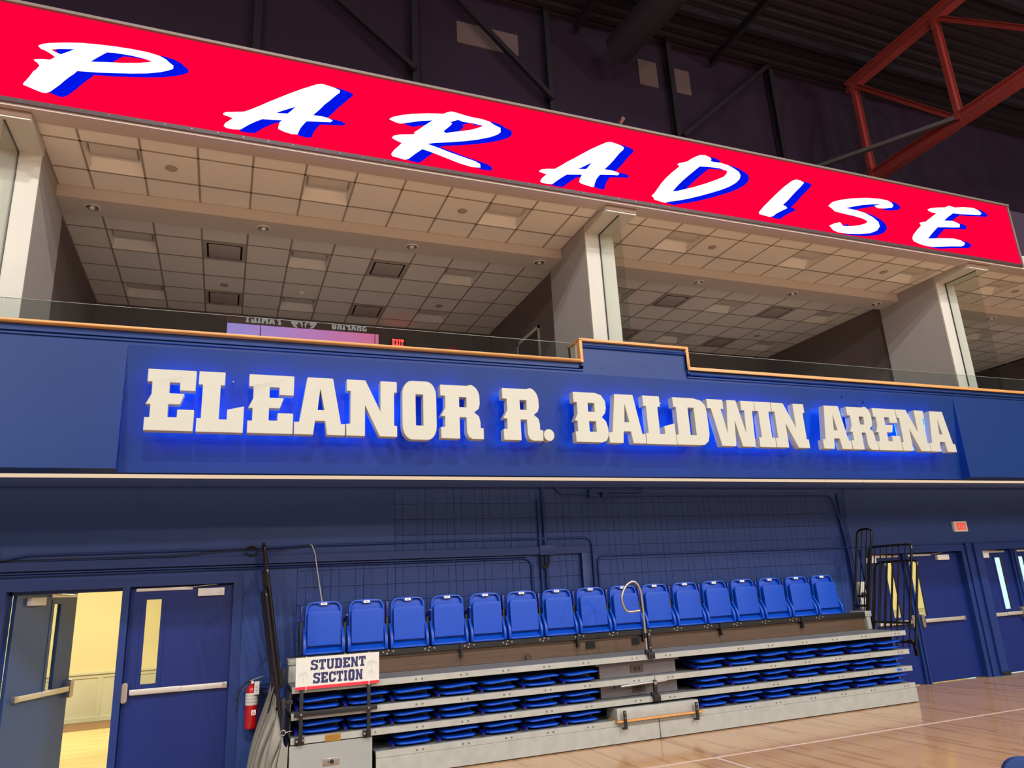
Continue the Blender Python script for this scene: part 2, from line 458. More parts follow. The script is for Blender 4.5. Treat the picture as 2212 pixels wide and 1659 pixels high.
# left doorway: leaf swung out into the lobby, and the closed one
a1 = door_leaf(1, -2.15, -1.06, 2.13, 'open navy door leaf swung into the yellow lobby', DOORLIT, (-1.50, -1.37, 1.03, 2.0), (-2.03, -1.15, 1.0, -1.10),
               (-1.98, -1.72, 2.03), (-1.58, -1.10, 2.09, -1.92), hinge=-2.15, ang=math.radians(66))
a1.location.y = YW+.16; a1.location.x = -2.12
door_leaf(2, -.975, .15, 2.13, 'closed navy door leaf left of the fire extinguisher', DOORB, (-.80, -.635, 1.06, 1.99), (-.88, .10, .985, -.945),
          (-.25, .045, 2.045), (-.915, -.31, 2.10, -.04), hinge=-.975)
door_leaf(3, 10.25, 11.175, 2.15, 'closed navy door leaf seen through the black bleacher rail', DOORB, (10.76, 10.96, 1.09, 2.02), (10.28, 11.08, 1.01, 11.12),
          (10.27, 10.53, 2.06), (10.45, 11.1, 2.115, 10.3), hinge=10.25)
door_leaf(4, 11.30, 12.58, 2.15, 'closed navy door leaf just right of the bleacher end', DOORB, (11.33+.01, 11.55, 1.08, 2.015), (11.40, 12.36, 1.005, 11.345),
          (12.0, 12.29, 2.06), (11.31, 11.88, 2.115, 12.17), hinge=11.30)
door_leaf(5, 13.115, 13.95, 2.15, 'navy door leaf with pale cyan lite right of the pilaster', DOORB, (13.52, 13.72, 1.085, 2.015), (13.11, 13.86, 1.005, 13.90),
          (13.13, 13.33, 2.06), (13.2, 13.8, 2.12, 13.15), hinge=13.115)
door_leaf(6, 14.12, 15.45, 2.15, 'navy door leaf cut off by the right photo edge', DOORB, (14.17, 14.35, 1.085, 2.015), (14.25, 15.2, 1.005, 14.17),
          (14.9, 15.2, 2.06), (14.14, 14.7, 2.12, 15.0), hinge=14.12)

# ------------------------------------------------------------------ lobby behind the doors
mb = MB(); mb.box(-9, 9.96, -.2, 32, 16.2, -.004)
lf = struct('floor_lobby', mb, LOBF, 'cream tiled lobby floor beyond the open leaf', 'floor')
mb = MB(); mb.box(-9, 15.08, -.004, 32, 16.05, .0); obj('border_strip', mb, LOBD, lf)
mb = MB(); mb.box(-9, 15.06, -.004, 32, 15.08, .001); mb.box(-9, 14.98, -.004, 32, 14.99, .0005)
for k in range(34):
    mb.box(-6+k*.9, 15.1, 0, -5.985+k*.9, 16.04, .0006)
obj('tile_joint', mb, pm('tile joint', (120, 92, 60), .6), lf)['kind'] = 'stuff'
mb = MB(); mb.box(-9, 16.05, -.2, 19.9, 16.25, 3.4); mb.box(26, 16.05, -.2, 32, 16.25, 3.4); mb.box(19.9, 16.05, 2.6, 26, 16.25, 3.4); mb.box(19.9, 16.05, -.2, 26, 16.25, .25)
mb.box(-9.2, 9.96, 0, -9, 16.25, 3.4); mb.box(32, 9.96, 0, 32.2, 16.25, 3.4)
lw = struct('wall_lobby', mb, LOBW, 'pale yellow lobby wall with wainscot beyond the doors', 'wall')
mb = MB(); mb.box(-9, 16.03, .08, 19.9, 16.05, .80)
obj('wainscot_panel', mb, LOBP, lw)
mb = MB(); mb.box(-9, 15.99, .80, 19.9, 16.05, .835); mb.box(-9, 16.015, .735, 19.9, 16.035, .80); mb.box(-9, 16.01, 0, 19.9, 16.035, .085)
for k in range(22):
    mb.box(-3.20+k*1.2, 16.015, .08, -3.115+k*1.2, 16.035, .74)
obj('wainscot_rail', mb, LOBP, lw, bev=.004, seg=1)
mb = MB(); mb.box(-9, 9.96, 3.35, 32, 16.25, 3.5)
struct('ceiling_lobby', mb, LOBW, 'lobby ceiling beyond the doors', 'ceiling')
mb = MB(); mb.box(19.9, 16.1, .25, 26, 16.14, 2.6)
struct('window_1', mb, SKYG, 'bright daylight glazing seen through the far right door lites', 'window')
for x in (-2.5, 4, 11, 18):
    d = bpy.data.lights.new('lobby_lamp', 'AREA'); d.shape = 'RECTANGLE'; d.size = 2.4; d.size_y = 1.2; d.energy = 165; d.color = (1, .94, .76)
    o = bpy.data.objects.new('lobby_lamp', d); COL.objects.link(o); o.location = (x, 13.4, 3.3)

# ------------------------------------------------------------------ ducts, conduits, cables on the wall
mb = MB(); mb.box(-8, YW-.08, 2.35, 4.97, YW-.011, 2.45); mb.box(4.83, YW-.08, 1.0, 4.97, YW-.011, 2.35)
du = tag(obj('wire_duct', mb, TRIMB, bev=.003, seg=1), 'flat navy wire duct running over the left doors and turning down behind the seats', 'duct')
mb = MB(); mb.box(4.17, YW-.1, 2.335, 4.42, YW-.078, 2.465); obj('junction_cover', mb, TRIMB, du, bev=.003)
mb = MB(); mb.box(-8, YW-.085, 2.318, 4.0, YW-.02, 2.332); obj('shadow_lip', mb, TRIMB, du)
def conduit(pts, r, label, mat=TRIMB, name='conduit', rb=.13):
    mb = MB(); mb.tube(bend(pts, rb), r, 8)
    return tag(obj(name, mb, mat), label, 'conduit' if name == 'conduit' else 'cable')
yc = YW-.035
conduit([(.3, yc, 2.535), (1.05, yc, 2.552), (3.0, yc, 2.565), (5.035, yc, 2.565), (5.035, yc, 1.1)], .014, 'thin navy conduit running above the flat duct and turning down right of it')
conduit([(-8, yc-.03, 2.30), (1.0, yc, 2.302), (4.06, yc, 2.298), (4.06, yc, 1.1)], .014, 'navy conduit just below the flat duct turning down left of the vertical pipes')
conduit([(9.83, yc, 2.290), (5.11, yc, 2.300), (5.11, yc, 1.1)], .014, 'navy conduit from the right corner strip turning down behind the middle seats')
conduit([(4.21, yc, 3.12), (4.21, yc, 1.1)], .026, 'thick navy vertical pipe, left one of the pair at mid wall')
conduit([(4.29, yc, 3.32), (4.29, yc, 1.1)], .026, 'thick navy vertical pipe reaching the beam, right one of the pair at mid wall')
c = conduit([(4.50, yc, 3.32), (4.56, yc, 3.21), (5.03, yc, 3.205)], .016, 'short curved navy conduit entering the junction box under the beam')
mb = MB(); mb.box(5.03, YW-.09, 3.15, 5.16, YW-.011, 3.27); obj('junction_box', mb, TRIMB, c, bev=.004)
c = conduit([(5.32, yc, 3.185), (9.72, yc, 3.185), (9.80, yc, 2.9), (9.87, yc-.02, 2.2), (9.87, yc-.02, 1.3)], .018, 'long high navy conduit from its small box to the right corner then down', rb=.25)
mb = MB(); mb.box(5.25, YW-.085, 3.15, 5.36, YW-.011, 3.22); obj('small_box', mb, TRIMB, c, bev=.004)
conduit([(5.16, yc, 3.235), (5.9, yc, 3.235), (6.05, yc, 3.30)], .012, 'short navy conduit leaving the junction box to the right')
conduit([(10.02, yc, 3.30), (9.99, yc, 3.1), (9.93, yc-.03, 2.85), (9.93, yc-.03, 1.4)], .010, 'thin navy cable hanging down the right corner strip', name='wall_cable')
conduit([(-8, yc, 2.46), (-2.25, yc, 2.475), (-2.05, yc, 2.525), (-1.0, yc, 2.53), (.3, yc, 2.535)], .012, 'thin navy cable over the left doorway joining the conduit', name='wall_cable')
conduit([(-2.3, yc-.02, 2.47), (-1.6, yc-.02, 2.47), (-.5, yc-.02, 2.475), (.1, yc-.02, 2.52), (.3, yc-.02, 2.53)], .006, 'slack dark cable drooping above the duct over the left doors', RUB, 'wall_cable')
conduit([(.3, yc-.03, 2.53), (.6, yc-.03, 2.50), (1.0, yc-.03, 2.56)], .005, 'thin dark cable sagging between the tall left rail and the pale cable', RUB, 'wall_cable')
conduit([(1.03, yc-.04, 2.56), (1.05, yc-.05, 2.55), (1.09, yc-.064, 2.44), (1.1, yc-.064, 2.35), (1.15, yc-.07, 2.05), (1.19, yc-.1, 1.80)], .007, 'loose pale cable dropping from the conduit to the leftmost upright seat', WIRE, 'hanging_cable')
mb = MB()
for k in range(5):
    mb.tube([(4.25+(.05+.008*k)*math.cos(t*.35)*(.8), yc-.03-.006*k, 2.27+(.09+.008*k)*math.sin(t*.35)) for t in range(19)], .005, 5)
tag(obj('cable_coil', mb, RUB), 'small coil of dark cable hanging under the duct cover', 'cable')
mb = MB()
for k in range(4):
    mb.tube([(.33+.07*math.cos(t*.35), yc-.03-.008*k, 2.50+(.045+.006*k)*math.sin(t*.35)) for t in range(19)], .007, 5)
tag(obj('cable_coil', mb, RUB), 'bundle of dark cable on the wall beside the tall left rail', 'cable')

# ------------------------------------------------------------------ balcony fascia, parapet, rail cap
def bx(name, m, dims, label, cat, kind='structure', bev=0):
    mb = MB()
    for d in dims: mb.box(*d)
    o = obj(name, mb, m, bev=bev); return tag(o, label, cat, kind=kind)
def fascia():
    mb = MB()
    # middle panel: vertical above, leaning back below
    x0, x1 = -1.0, 10.63
    def quad(x0, x1, pts):
        vs = []; n = len(pts)
        for x in (x0, x1): vs += [(x, y, z) for y, z in pts]
        mb.add(vs, [(i, (i+1) % n, n+(i+1) % n, n+i) for i in range(n)] + [tuple(range(n-1, -1, -1)), tuple(range(n, 2*n))])
    quad(x0, x1, [(YF, 4.45), (7.94, 3.174), (8.05, 3.176), (8.05, 4.60), (YF, 4.60)])
    quad(-9, x0, [(YF, 4.60), (YF, 3.19), (7.94, 3.174), (8.05, 3.176), (8.05, 4.60)])
    quad(x1, 22, [(YF, 4.60), (YF, 3.19), (7.94, 3.174), (8.05, 3.176), (8.05, 4.60)])
    mb.box(4.11, YF, 4.60, 5.67, 8.05, 4.88)
    me = mb.mesh('wall_balcony', FASC)
    bm = bmesh.new(); bm.from_mesh(me); bmesh.ops.recalc_face_normals(bm, faces=bm.faces); bm.to_mesh(me); bm.free()
    w = tag(obj('wall_balcony', me, FASC), 'royal blue balcony front carrying the large white letters', 'balcony front', kind='structure')
    mb = MB()
    for a, b, z in ((-9, 4.11, 4.59), (5.67, 22, 4.59)):
        mb.box(a, YF-.028, z-.075, b, YF, z-.045); mb.box(a, YF-.018, z-.11, b, YF, z-.085)
    mb.box(4.04, YF-.028, 4.515, 4.11, YF, 4.545)
    mb.box(4.11, YF-.028, 4.80, 5.67, YF, 4.83)
    mb.box(4.08, YF-.028, 4.515, 4.11, YF, 4.83)
    mb.box(5.67, YF-.028, 4.515, 5.70, YF, 4.83)
    obj('moulding', mb, FASC, w, bev=.004, seg=1)
    mb = MB(); rr = random.Random(5)
    for x, z in ((5.0, 4.62), (8.35, 4.36), (8.75, 4.30), (4.4, 4.55)): mb.cyl((x, YF-.004, z), (x, YF+.004, z), .018, 10)
    obj('patch_disc', mb, FASC, w)['kind'] = 'stuff'
    return w
BALC = fascia()
def cap():
    mb = MB()
    mb.box(-9, YF-.045, 4.59, 4.11, 8.07, 4.63)
    mb.box(5.67, YF-.045, 4.59, 22, 8.07, 4.63)
    mb.box(4.07, YF-.045, 4.88, 5.71, 8.13, 4.915)
    mb.box(4.07, YF-.045, 4.59, 4.11, YF+.03, 4.90)
    mb.box(5.67, YF-.045, 4.59, 5.71, YF+.03, 4.90)
    o = obj('rail_cap', mb, OAK, BALC, bev=.006)
    mb = MB(); mb.box(4.085, YF+.03, 4.63, 4.11, 8.11, 4.88); mb.box(4.085, 8.05, 4.0, 5.69, 8.11, 4.88)
    obj('painted_end', mb, CREAM, o)
cap()
# soffit under the balcony with its diagonal tile grid
mb = MB(); mb.box(-9, 8.05, 3.405, 24, YW, 3.5)
sf = struct('ceiling_soffit', mb, TILE, 'cream diagonal tile soffit showing as a thin strip below the balcony', 'ceiling')
mb = MB()
for k in range(-12, 32):
    for s in (-1, 1):
        x = -.15+k*.8627
        mb.beam((x-.845*s, 8.05, 3.403), (x+.485*s, 9.38, 3.403), .02, .006)
obj('grid_bar', mb, pm('soffit joint', (120, 100, 84), .6), sf)['kind'] = 'stuff'
sl = thing('soffit_glow', 'thin continuous cream soffit strip under the balcony with an added glow', 'light', (0, 0, 0))  # glowing slabs added over the soffit tiles to brighten them; no real fixture
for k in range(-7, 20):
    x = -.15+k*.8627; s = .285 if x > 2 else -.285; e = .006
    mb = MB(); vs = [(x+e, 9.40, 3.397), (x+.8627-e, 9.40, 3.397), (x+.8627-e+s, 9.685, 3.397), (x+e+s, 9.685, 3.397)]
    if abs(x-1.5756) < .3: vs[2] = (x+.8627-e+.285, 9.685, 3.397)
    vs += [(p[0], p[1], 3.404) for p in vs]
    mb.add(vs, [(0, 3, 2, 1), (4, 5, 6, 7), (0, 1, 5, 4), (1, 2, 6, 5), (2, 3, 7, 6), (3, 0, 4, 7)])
    obj('lens', mb, SOFGLOW, sl)  # tile-wide slab with the glow put in, no lamp lens
mb = MB(); mb.box(-9, 8.051, 3.188, 24, 8.12, 3.404)
struct('trim_9', mb, pm('dark lip', (20, 26, 70), .6), 'dark lip hanging behind the bottom of the balcony front', 'trim')
mb = MB(); mb.box(-9, 8.05, 3.5, 24, 14.5, 4.0)
struct('floor_balcony', mb, GRAYW, 'balcony slab carrying the suites', 'floor')

# ------------------------------------------------------------------ suites
def suites():
    P0 = [(-2.57, -2.13), (4.68, 5.13), (11.77, 12.22), (18.9, 19.35)]
    names = ['leftmost pillar at the left photo edge', 'pillar above the raised step of the balcony', 'pillar between the middle and right suites', 'pillar beyond the right photo edge']
    for (a, b), nm in zip(P0, names):
        mb = MB(); mb.box(a, 8.49, 4.0, b, 9.72, 6.97)
        w = struct('wall_partition', mb, GRAYW, 'grey partition behind the cream '+nm, 'wall')
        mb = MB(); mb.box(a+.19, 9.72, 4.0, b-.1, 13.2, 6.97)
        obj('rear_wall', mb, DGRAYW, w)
        mb = MB(); mb.box(a-.005, 8.46, 4.0, b+.005, 8.49, 6.835); obj('front_casing', mb, CREAM, w)
        mb = MB(); mb.box(a, 7.80, 6.835, b+.02, 8.49, 6.97); obj('overhead_beam', mb, CREAM, w)
        mb = MB(); mb.box(a, 7.793, 6.852, b+.02, 7.80, 6.93); obj('brown_edge', mb, pm('brown edging', (112, 84, 66), .6), w)
        mb = MB(); xm = (a+b)/2; mb.box(xm-.006, 7.86, 4.63 if a != 4.68 else 4.915, xm+.006, 8.46, 6.835)
        fin = obj('glass_divider', mb, GLASSG, w)
        mb = MB(); mb.box(xm-.007, 8.445, 4.9, xm+.007, 8.462, 6.835); mb.box(xm-.007, 7.86, 6.825, xm+.007, 8.46, 6.835)
        obj('gasket', mb, RUB, fin)
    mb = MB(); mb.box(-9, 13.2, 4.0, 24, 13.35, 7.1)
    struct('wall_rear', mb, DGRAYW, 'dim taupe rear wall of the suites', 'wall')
    # front header and drop beam
    mb = MB(); mb.box(-9, 7.73, 6.93, 24, 7.97, 7.2)
    struct('trim_10', mb, pm('header paint', (188, 174, 166), .6), 'pale header along the top of the suite openings under the screen', 'trim')
    mb = MB()
    for (a, b) in ((-2.13, 4.68), (5.13, 11.77), (12.22, 18.9), (-9, -2.57)):
        mb.box(a, 9.28, 6.80, b, 9.70, 7.0)
    db = struct('trim_11', mb, pm('beam paint', (198, 189, 180), .6), 'cream drop beam with downlights crossing the suite ceilings', 'beam')
    # ceilings
    tm = MB(); g = .012
    tm.box(g, g, 0, .61-g, .61-g, .02)
    tme = tm.mesh('tile', TILE)
    # troffer prototype
    def troffer(M, name, label, group):
        t = thing(name, label, 'ceiling light', group=group)
        mb = MB(); a = .61-.012; e = .012; h = .105; c = .035
        # sides
        vs = [(e, e, 0), (a, e, 0), (a, a, 0), (e, a, 0), (e+c, e+.02, h), (a-c, e+.02, h), (a-c, a-.13, h), (e+c, a-.13, h)]
        mb.add(vs, [(0, 4, 5, 1), (1, 5, 6, 2), (2, 6, 7, 3), (3, 7, 4, 0), (4, 7, 6, 5)])
        obj('housing', mb, FIXW, t)
        mb = MB(); n = 8; x0, x1 = .06, .55
        pr = [(.25+.15*math.cos(PI*i/n), .10-.045*math.sin(PI*i/n)) for i in range(n+1)]
        vs = [(x, y, z) for x in (x0, x1) for y, z in pr]
        mb.add(vs, [(i, i+1, n+1+i+1, n+1+i) for i in range(n)], True)
        mb.add([(x0, y, z) for y, z in pr], [tuple(range(n+1))]); mb.add([(x1, y, z) for y, z in pr], [tuple(range(n, -1, -1))])
        obj('diffuser', mb, pm('troffer basket', (206, 197, 186), .6), t)
        mb = MB(); mb.box(.06, .055, .045, .55, .07, .07); obj('slot_edge', mb, VENT, t)
        return t
    def vent(label, group):
        t = thing('return_vent', label, 'ceiling vent', group=group)
        mb = MB(); a = .598; e = .012
        mb.prism([[(e, e), (a, e), (a, a), (e, a)], [(.06, .06), (.06, .55), (.55, .55), (.55, .06)]], -.004, .004, M=Matrix(((1,0,0,0),(0,0,1,0),(0,1,0,0),(0,0,0,1))))
        obj('frame', mb, VENT, t)
        mb = MB(); mb.add([(.06, .06, .10), (.55, .06, .10), (.55, .55, .10), (.06, .55, .10), (.06, .06, 0), (.55, .06, 0), (.55, .55, 0), (.06, .55, 0)],
                          [(0, 1, 2, 3), (4, 5, 1, 0), (5, 6, 2, 1), (6, 7, 3, 2), (7, 4, 0, 3)]); obj('neck', mb, pm('vent dark', (38, 33, 32), .7), t)
        mb = MB(); mb.box(.085, .095, -.006, .525, .525, .004); obj('centre_plate', mb, VENT, t, bev=.004)
        return t
    RX = [-1.735, 5.455+.01, 12.55]          # a bar position per suite
    LIM = [(-2.13, 4.68), (5.13, 11.77), (12.22, 18.9)]
    FIX = {}
    for s in range(3):
        x0, x1 = LIM[s]; bar0 = RX[s]
        xr0, xr1 = x0-.10, x1+.19
        cols = []; x = bar0
        while x > xr0: x -= .61
        while x < xr1-.02: cols.append(x); x += .61
        rowsF = [7.625, 8.235, 8.85]; rowsR = [9.745+.613*k for k in range(6)]
        mb = MB(); mb.box(xr0, 7.97, ZC+.14, xr1, 13.2, ZC+.17)
        nm = ['left', 'middle', 'right'][s]
        ce = struct('ceiling' if s == 0 else 'ceiling', mb, DARK, 'tiled ceiling of the %s suite' % nm, 'ceiling')
        # bars
        mb = MB()
        for cx in cols[1:]:
            mb.box(cx-.012, 7.97, ZC, cx+.012, 9.28, ZC+.006); mb.box(cx-.012, 9.70, ZC, cx+.012, 13.2, ZC+.006)
        for ry in rowsF[1:]: mb.box(x0, ry-.012, ZC, x1, ry+.012, ZC+.006)
        for ry in rowsR[1:]: mb.box(xr0, ry-.012, ZC, xr1, ry+.012, ZC+.006)
        mb.box(x0, 7.97, ZC-.002, x0+.02, 9.28, ZC+.005); mb.box(x1-.02, 7.97, ZC-.002, x1, 9.28, ZC+.005); mb.box(xr0, 9.7, ZC-.002, xr0+.02, 13.2, ZC+.005); mb.box(xr1-.02, 9.7, ZC-.002, xr1, 13.2, ZC+.005)
        obj('grid_bar', mb, TBAR, ce)['kind'] = 'stuff'
        fs = {}
        c0 = 1 if s == 0 else 1
        # fixture columns counted from the bar phase
        off = round((bar0-cols[0])/.61)
        def C(k): return off+k
        if s == 0: FT = [0, 4, 8]; FD = [(1, 1), (7, 1)]; RT = [0, 4, 8]; RV = [2, 6]; RV2 = [2, 6]; RT2 = [0, 4, 8]; RD = [(2, 4), (8, 4)]; SM = [(4, 4)]
        else: FT = [1, 5, 9]; FD = [(2, 1), (8, 1)]; RT = [1, 5, 9]; RV = [3, 7]; RV2 = [3, 7]; RT2 = [1, 5, 9]; RD = [(8, 4), (2, 4)]; SM = [(4, 4)]
        for k in FT: fs[('F', C(k), 1)] = 'T'
        for k in RT: fs[('R', C(k), 1)] = 'T'
        for k in RT2: fs[('R', C(k), 4)] = 'T'
        for k in RV: fs[('R', C(k), 1)] = 'V'
        for k in RV2: fs[('R', C(k), 4)] = 'V'
        cnt = 0
        for zn, rows, ylo, yhi in (('F', rowsF, 7.97, 9.28), ('R', rowsR, 9.70, 13.2)):
            for j, ry in enumerate(rows):
                for i, cx in enumerate(cols):
                    a0, a1 = (max(cx, x0), min(cx+.61, x1)) if zn == 'F' else (max(cx, xr0), min(cx+.61, xr1)); b0, b1 = max(ry, ylo), min(ry+.613, yhi)
                    if a1-a0 < .05 or b1-b0 < .05: continue
                    if s == 2 and i > 7: continue
                    k = fs.get((zn, i, j))
                    if k:
                        fs[(zn, i, j)] = (k, cx, ry); continue
                    if abs((a1-a0)-.61) < .02 and abs((b1-b0)-.61) < .02: me = tme; loc = (cx, ry, ZC+.004)
                    else:
                        q = MB(); q.box(a0-cx+g, b0-ry+g, 0, a1-cx-g, b1-ry-g, .02); me = q.mesh('tile', TILE); loc = (cx, ry, ZC+.004)
                    o = bpy.data.objects.new('tile', me); COL.objects.link(o); o.parent = ce; o.location = loc
        if s == 2:
            mb = MB(); mb.box(cols[8], 7.97, ZC+.004, x1, 13.2, ZC+.024); obj('tile', mb, TILE, ce)
        FIX[s] = (fs, cols, rowsF, rowsR, off)
    T0 = V0 = None
    seq = ['leftmost', 'middle', 'rightmost']
    for s in range(3):
        fs, cols, rowsF, rowsR, off = FIX[s]; nm = ['left', 'middle', 'right'][s]
        for zn, j, ph in (('F', 1, 'front row'), ('R', 1, 'second row'), ('R', 4, 'rear row')):
            for kind in 'TV':
                items = sorted((v[1], v[2]) for kk, v in fs.items() if kk[0] == zn and kk[2] == j and isinstance(v, tuple) and v[0] == kind)
                for n_, (cx, cy) in enumerate(items):
                    side = (['left', 'right'] if len(items) == 2 else seq)[n_]
                    if kind == 'T':
                        if T0 is None: T0 = t = troffer(None, 'ceiling_light', '', None)
                        else: t = dup(T0)
                        tag(t, 'square recessed light, %s of the %s in the %s suite ceiling' % (side, ph, nm), 'ceiling light', 'recessed square lights in the suite ceilings')
                    else:
                        if V0 is None: V0 = t = vent('', None)
                        else: t = dup(V0)
                        tag(t, 'grey square vent, %s one of the %s in the %s suite ceiling' % (side, ph, nm), 'ceiling vent', 'square vents in the suite ceilings')
                    t.location = (cx, cy, ZC)
    # round flush discs, smoke detector, downlights
    dm = MB(); dm.cyl((0, 0, -.006), (0, 0, .004), .062, 20); dme = dm.mesh('ceiling_disc', pm('disc grey', (172, 160, 148), .5))
    rm = MB(); rm.cyl((0, 0, -.002), (0, 0, .004), .068, 20); rme = rm.mesh('rim', TBAR)
    for x, y, wh in ((-.82, 8.54, 'front row of the left suite ceiling, left one'), (2.84, 8.55, 'front row of the left suite ceiling, right one'), (-.21, 11.92, 'rear of the left suite ceiling between the two vents'),
                     (3.45, 11.95, 'rear right of the left suite ceiling'), (6.99, 8.55, 'front row of the middle suite ceiling, left one'), (10.63, 8.55, 'front row of the middle suite ceiling, right one'),
                     (10.63, 11.93, 'rear of the middle suite ceiling'), (14.05, 8.55, 'front of the right suite ceiling')):
        o = tag(obj('ceiling_disc', dme, None), 'small grey round cover in the '+wh, 'ceiling disc', 'round covers in the suite ceilings'); o.location = (x, y, ZC)
        r_ = obj('rim', rme, None, o)
    mb = MB(); mb.cyl((0, 0, -.03), (0, 0, 0), .05, 18, r2=.065); mb.cyl((0, 0, -.045), (0, 0, -.03), .028, 14)
    tag(obj('smoke_detector', mb, WHITE, loc=(1.02, 11.92, ZC)), 'white domed smoke detector at the rear of the left suite ceiling', 'smoke detector')
    D0 = None
    lab = ['leftmost in the left suite', 'second in the left suite', 'third in the left suite', 'rightmost in the left suite beside the pillar', 'leftmost seen in the middle suite', 'second in the middle suite', 'rightmost in the middle suite', 'in the right suite']
    for x, l in zip((-1.77, .285, 2.35, 4.39, 7.37, 9.405, 11.42, 14.6), lab):
        if D0 is None:
            D0 = thing('downlight', '', 'downlight')
            mb = MB(); n = 20
            ring = lambda r, z: [(r*math.cos(2*PI*i/n), r*math.sin(2*PI*i/n), z) for i in range(n)]
            vs = ring(.098, -.001)+ring(.098, -.005)+ring(.078, -.005)
            mb.add(vs, [(a*n+i, a*n+(i+1) % n, (a+1)*n+(i+1) % n, (a+1)*n+i) for a in range(2) for i in range(n)], True)
            obj('trim_ring', mb, FIXW, D0)
            mb = MB(); vs = ring(.078, -.005)+ring(.055, .06-.0)+ring(.0001, .06)
            vs = ring(.078, -.005)+ring(.074, -.003)+ring(.05, -.0025)+ring(.0001, -.0022)
            mb.add(vs, [(a*n+i, a*n+(i+1) % n, (a+1)*n+(i+1) % n, (a+1)*n+i) for a in range(3) for i in range(n)], True)
            obj('reflector', mb, CHROME, D0)
            mb = MB(); mb.cyl((0, 0, -.018), (0, 0, -.003), .03, 14); obj('bulb', mb, LENS, D0)
            t = D0
        else: t = dup(D0)
        tag(t, 'round recessed downlight, '+l, 'downlight', 'downlights in the drop beam')
        t.location = (x, 9.49, 6.80)
    # guard glass panels on the oak cap
    jo = [-3.3, -2.13, -1.0, .255, 1.508, 2.722, 3.93]
    nmz = ['at the left photo edge', 'second from the left photo edge', 'third from the left photo edge', 'in front of the left suite middle', 'left of the rear exit sign', 'just right of the rear exit sign', 'against the white end of the raised step']
    for i in range(len(jo)):
        a = jo[i]; b = jo[i+1] if i+1 < len(jo) else 4.08
        mb = MB(); mb.box(a+.004, 7.90, 4.63, b-.004, 7.912, 4.885)
        g_ = obj('glass_panel', mb, GLASSG, BALC)
        mb = MB(); mb.box(a+.004, 7.9, 4.885, b-.004, 7.912, 4.888); obj('polished_edge', mb, pm('glass edge', (150, 160, 152), .3), g_)
    jo = [5.72, 6.967, 8.2, 9.413, 10.625, 11.988, 13.2, 14.5]
    nmz = ['against the right side of the raised step', 'second right of the raised step', 'third right of the raised step', 'fourth right of the raised step', 'left of the right hand pillar', 'right of the right hand pillar', 'at the right photo edge']
    for i in range(len(jo)-1):
        a, b = jo[i], jo[i+1]
        mb = MB(); mb.box(a+.004, 7.90, 4.63, b-.004, 7.912, 4.885)
        g_ = obj('glass_panel', mb, GLASSG, BALC)
        mb = MB(); mb.box(a+.004, 7.9, 4.885, b-.004, 7.912, 4.888); obj('polished_edge', mb, pm('glass edge', (150, 160, 152), .3), g_)
    # side door of the left suite
    mb = MB(); mb.box(4.855, 10.70, 4.0, 4.869, 10.76, 6.25); mb.box(4.855, 11.66, 4.0, 4.869, 11.72, 6.25); mb.box(4.855, 10.70, 6.19, 4.869, 11.72, 6.25)
    t = thing('door_7', 'dark side door with pale frame in the left suite', 'door', kind='structure')
    obj('frame', mb, CREAM, t)
    mb = MB(); mb.box(4.858, 10.76, 4.0, 4.869, 11.66, 6.19); obj('leaf', mb, pm('suite door', (70, 58, 56), .6), t, bev=.002)
suites()

# back volume above the suites, screen surround
mb = MB(); mb.box(-12, 7.97, 7.12, 24, 14.5, 7.3); mb.box(-12, 7.78, 7.2, 24, 7.97, 8.15)
struct('wall_upper', mb, UPWALL, 'dark top of the suite block behind the long screen', 'wall')
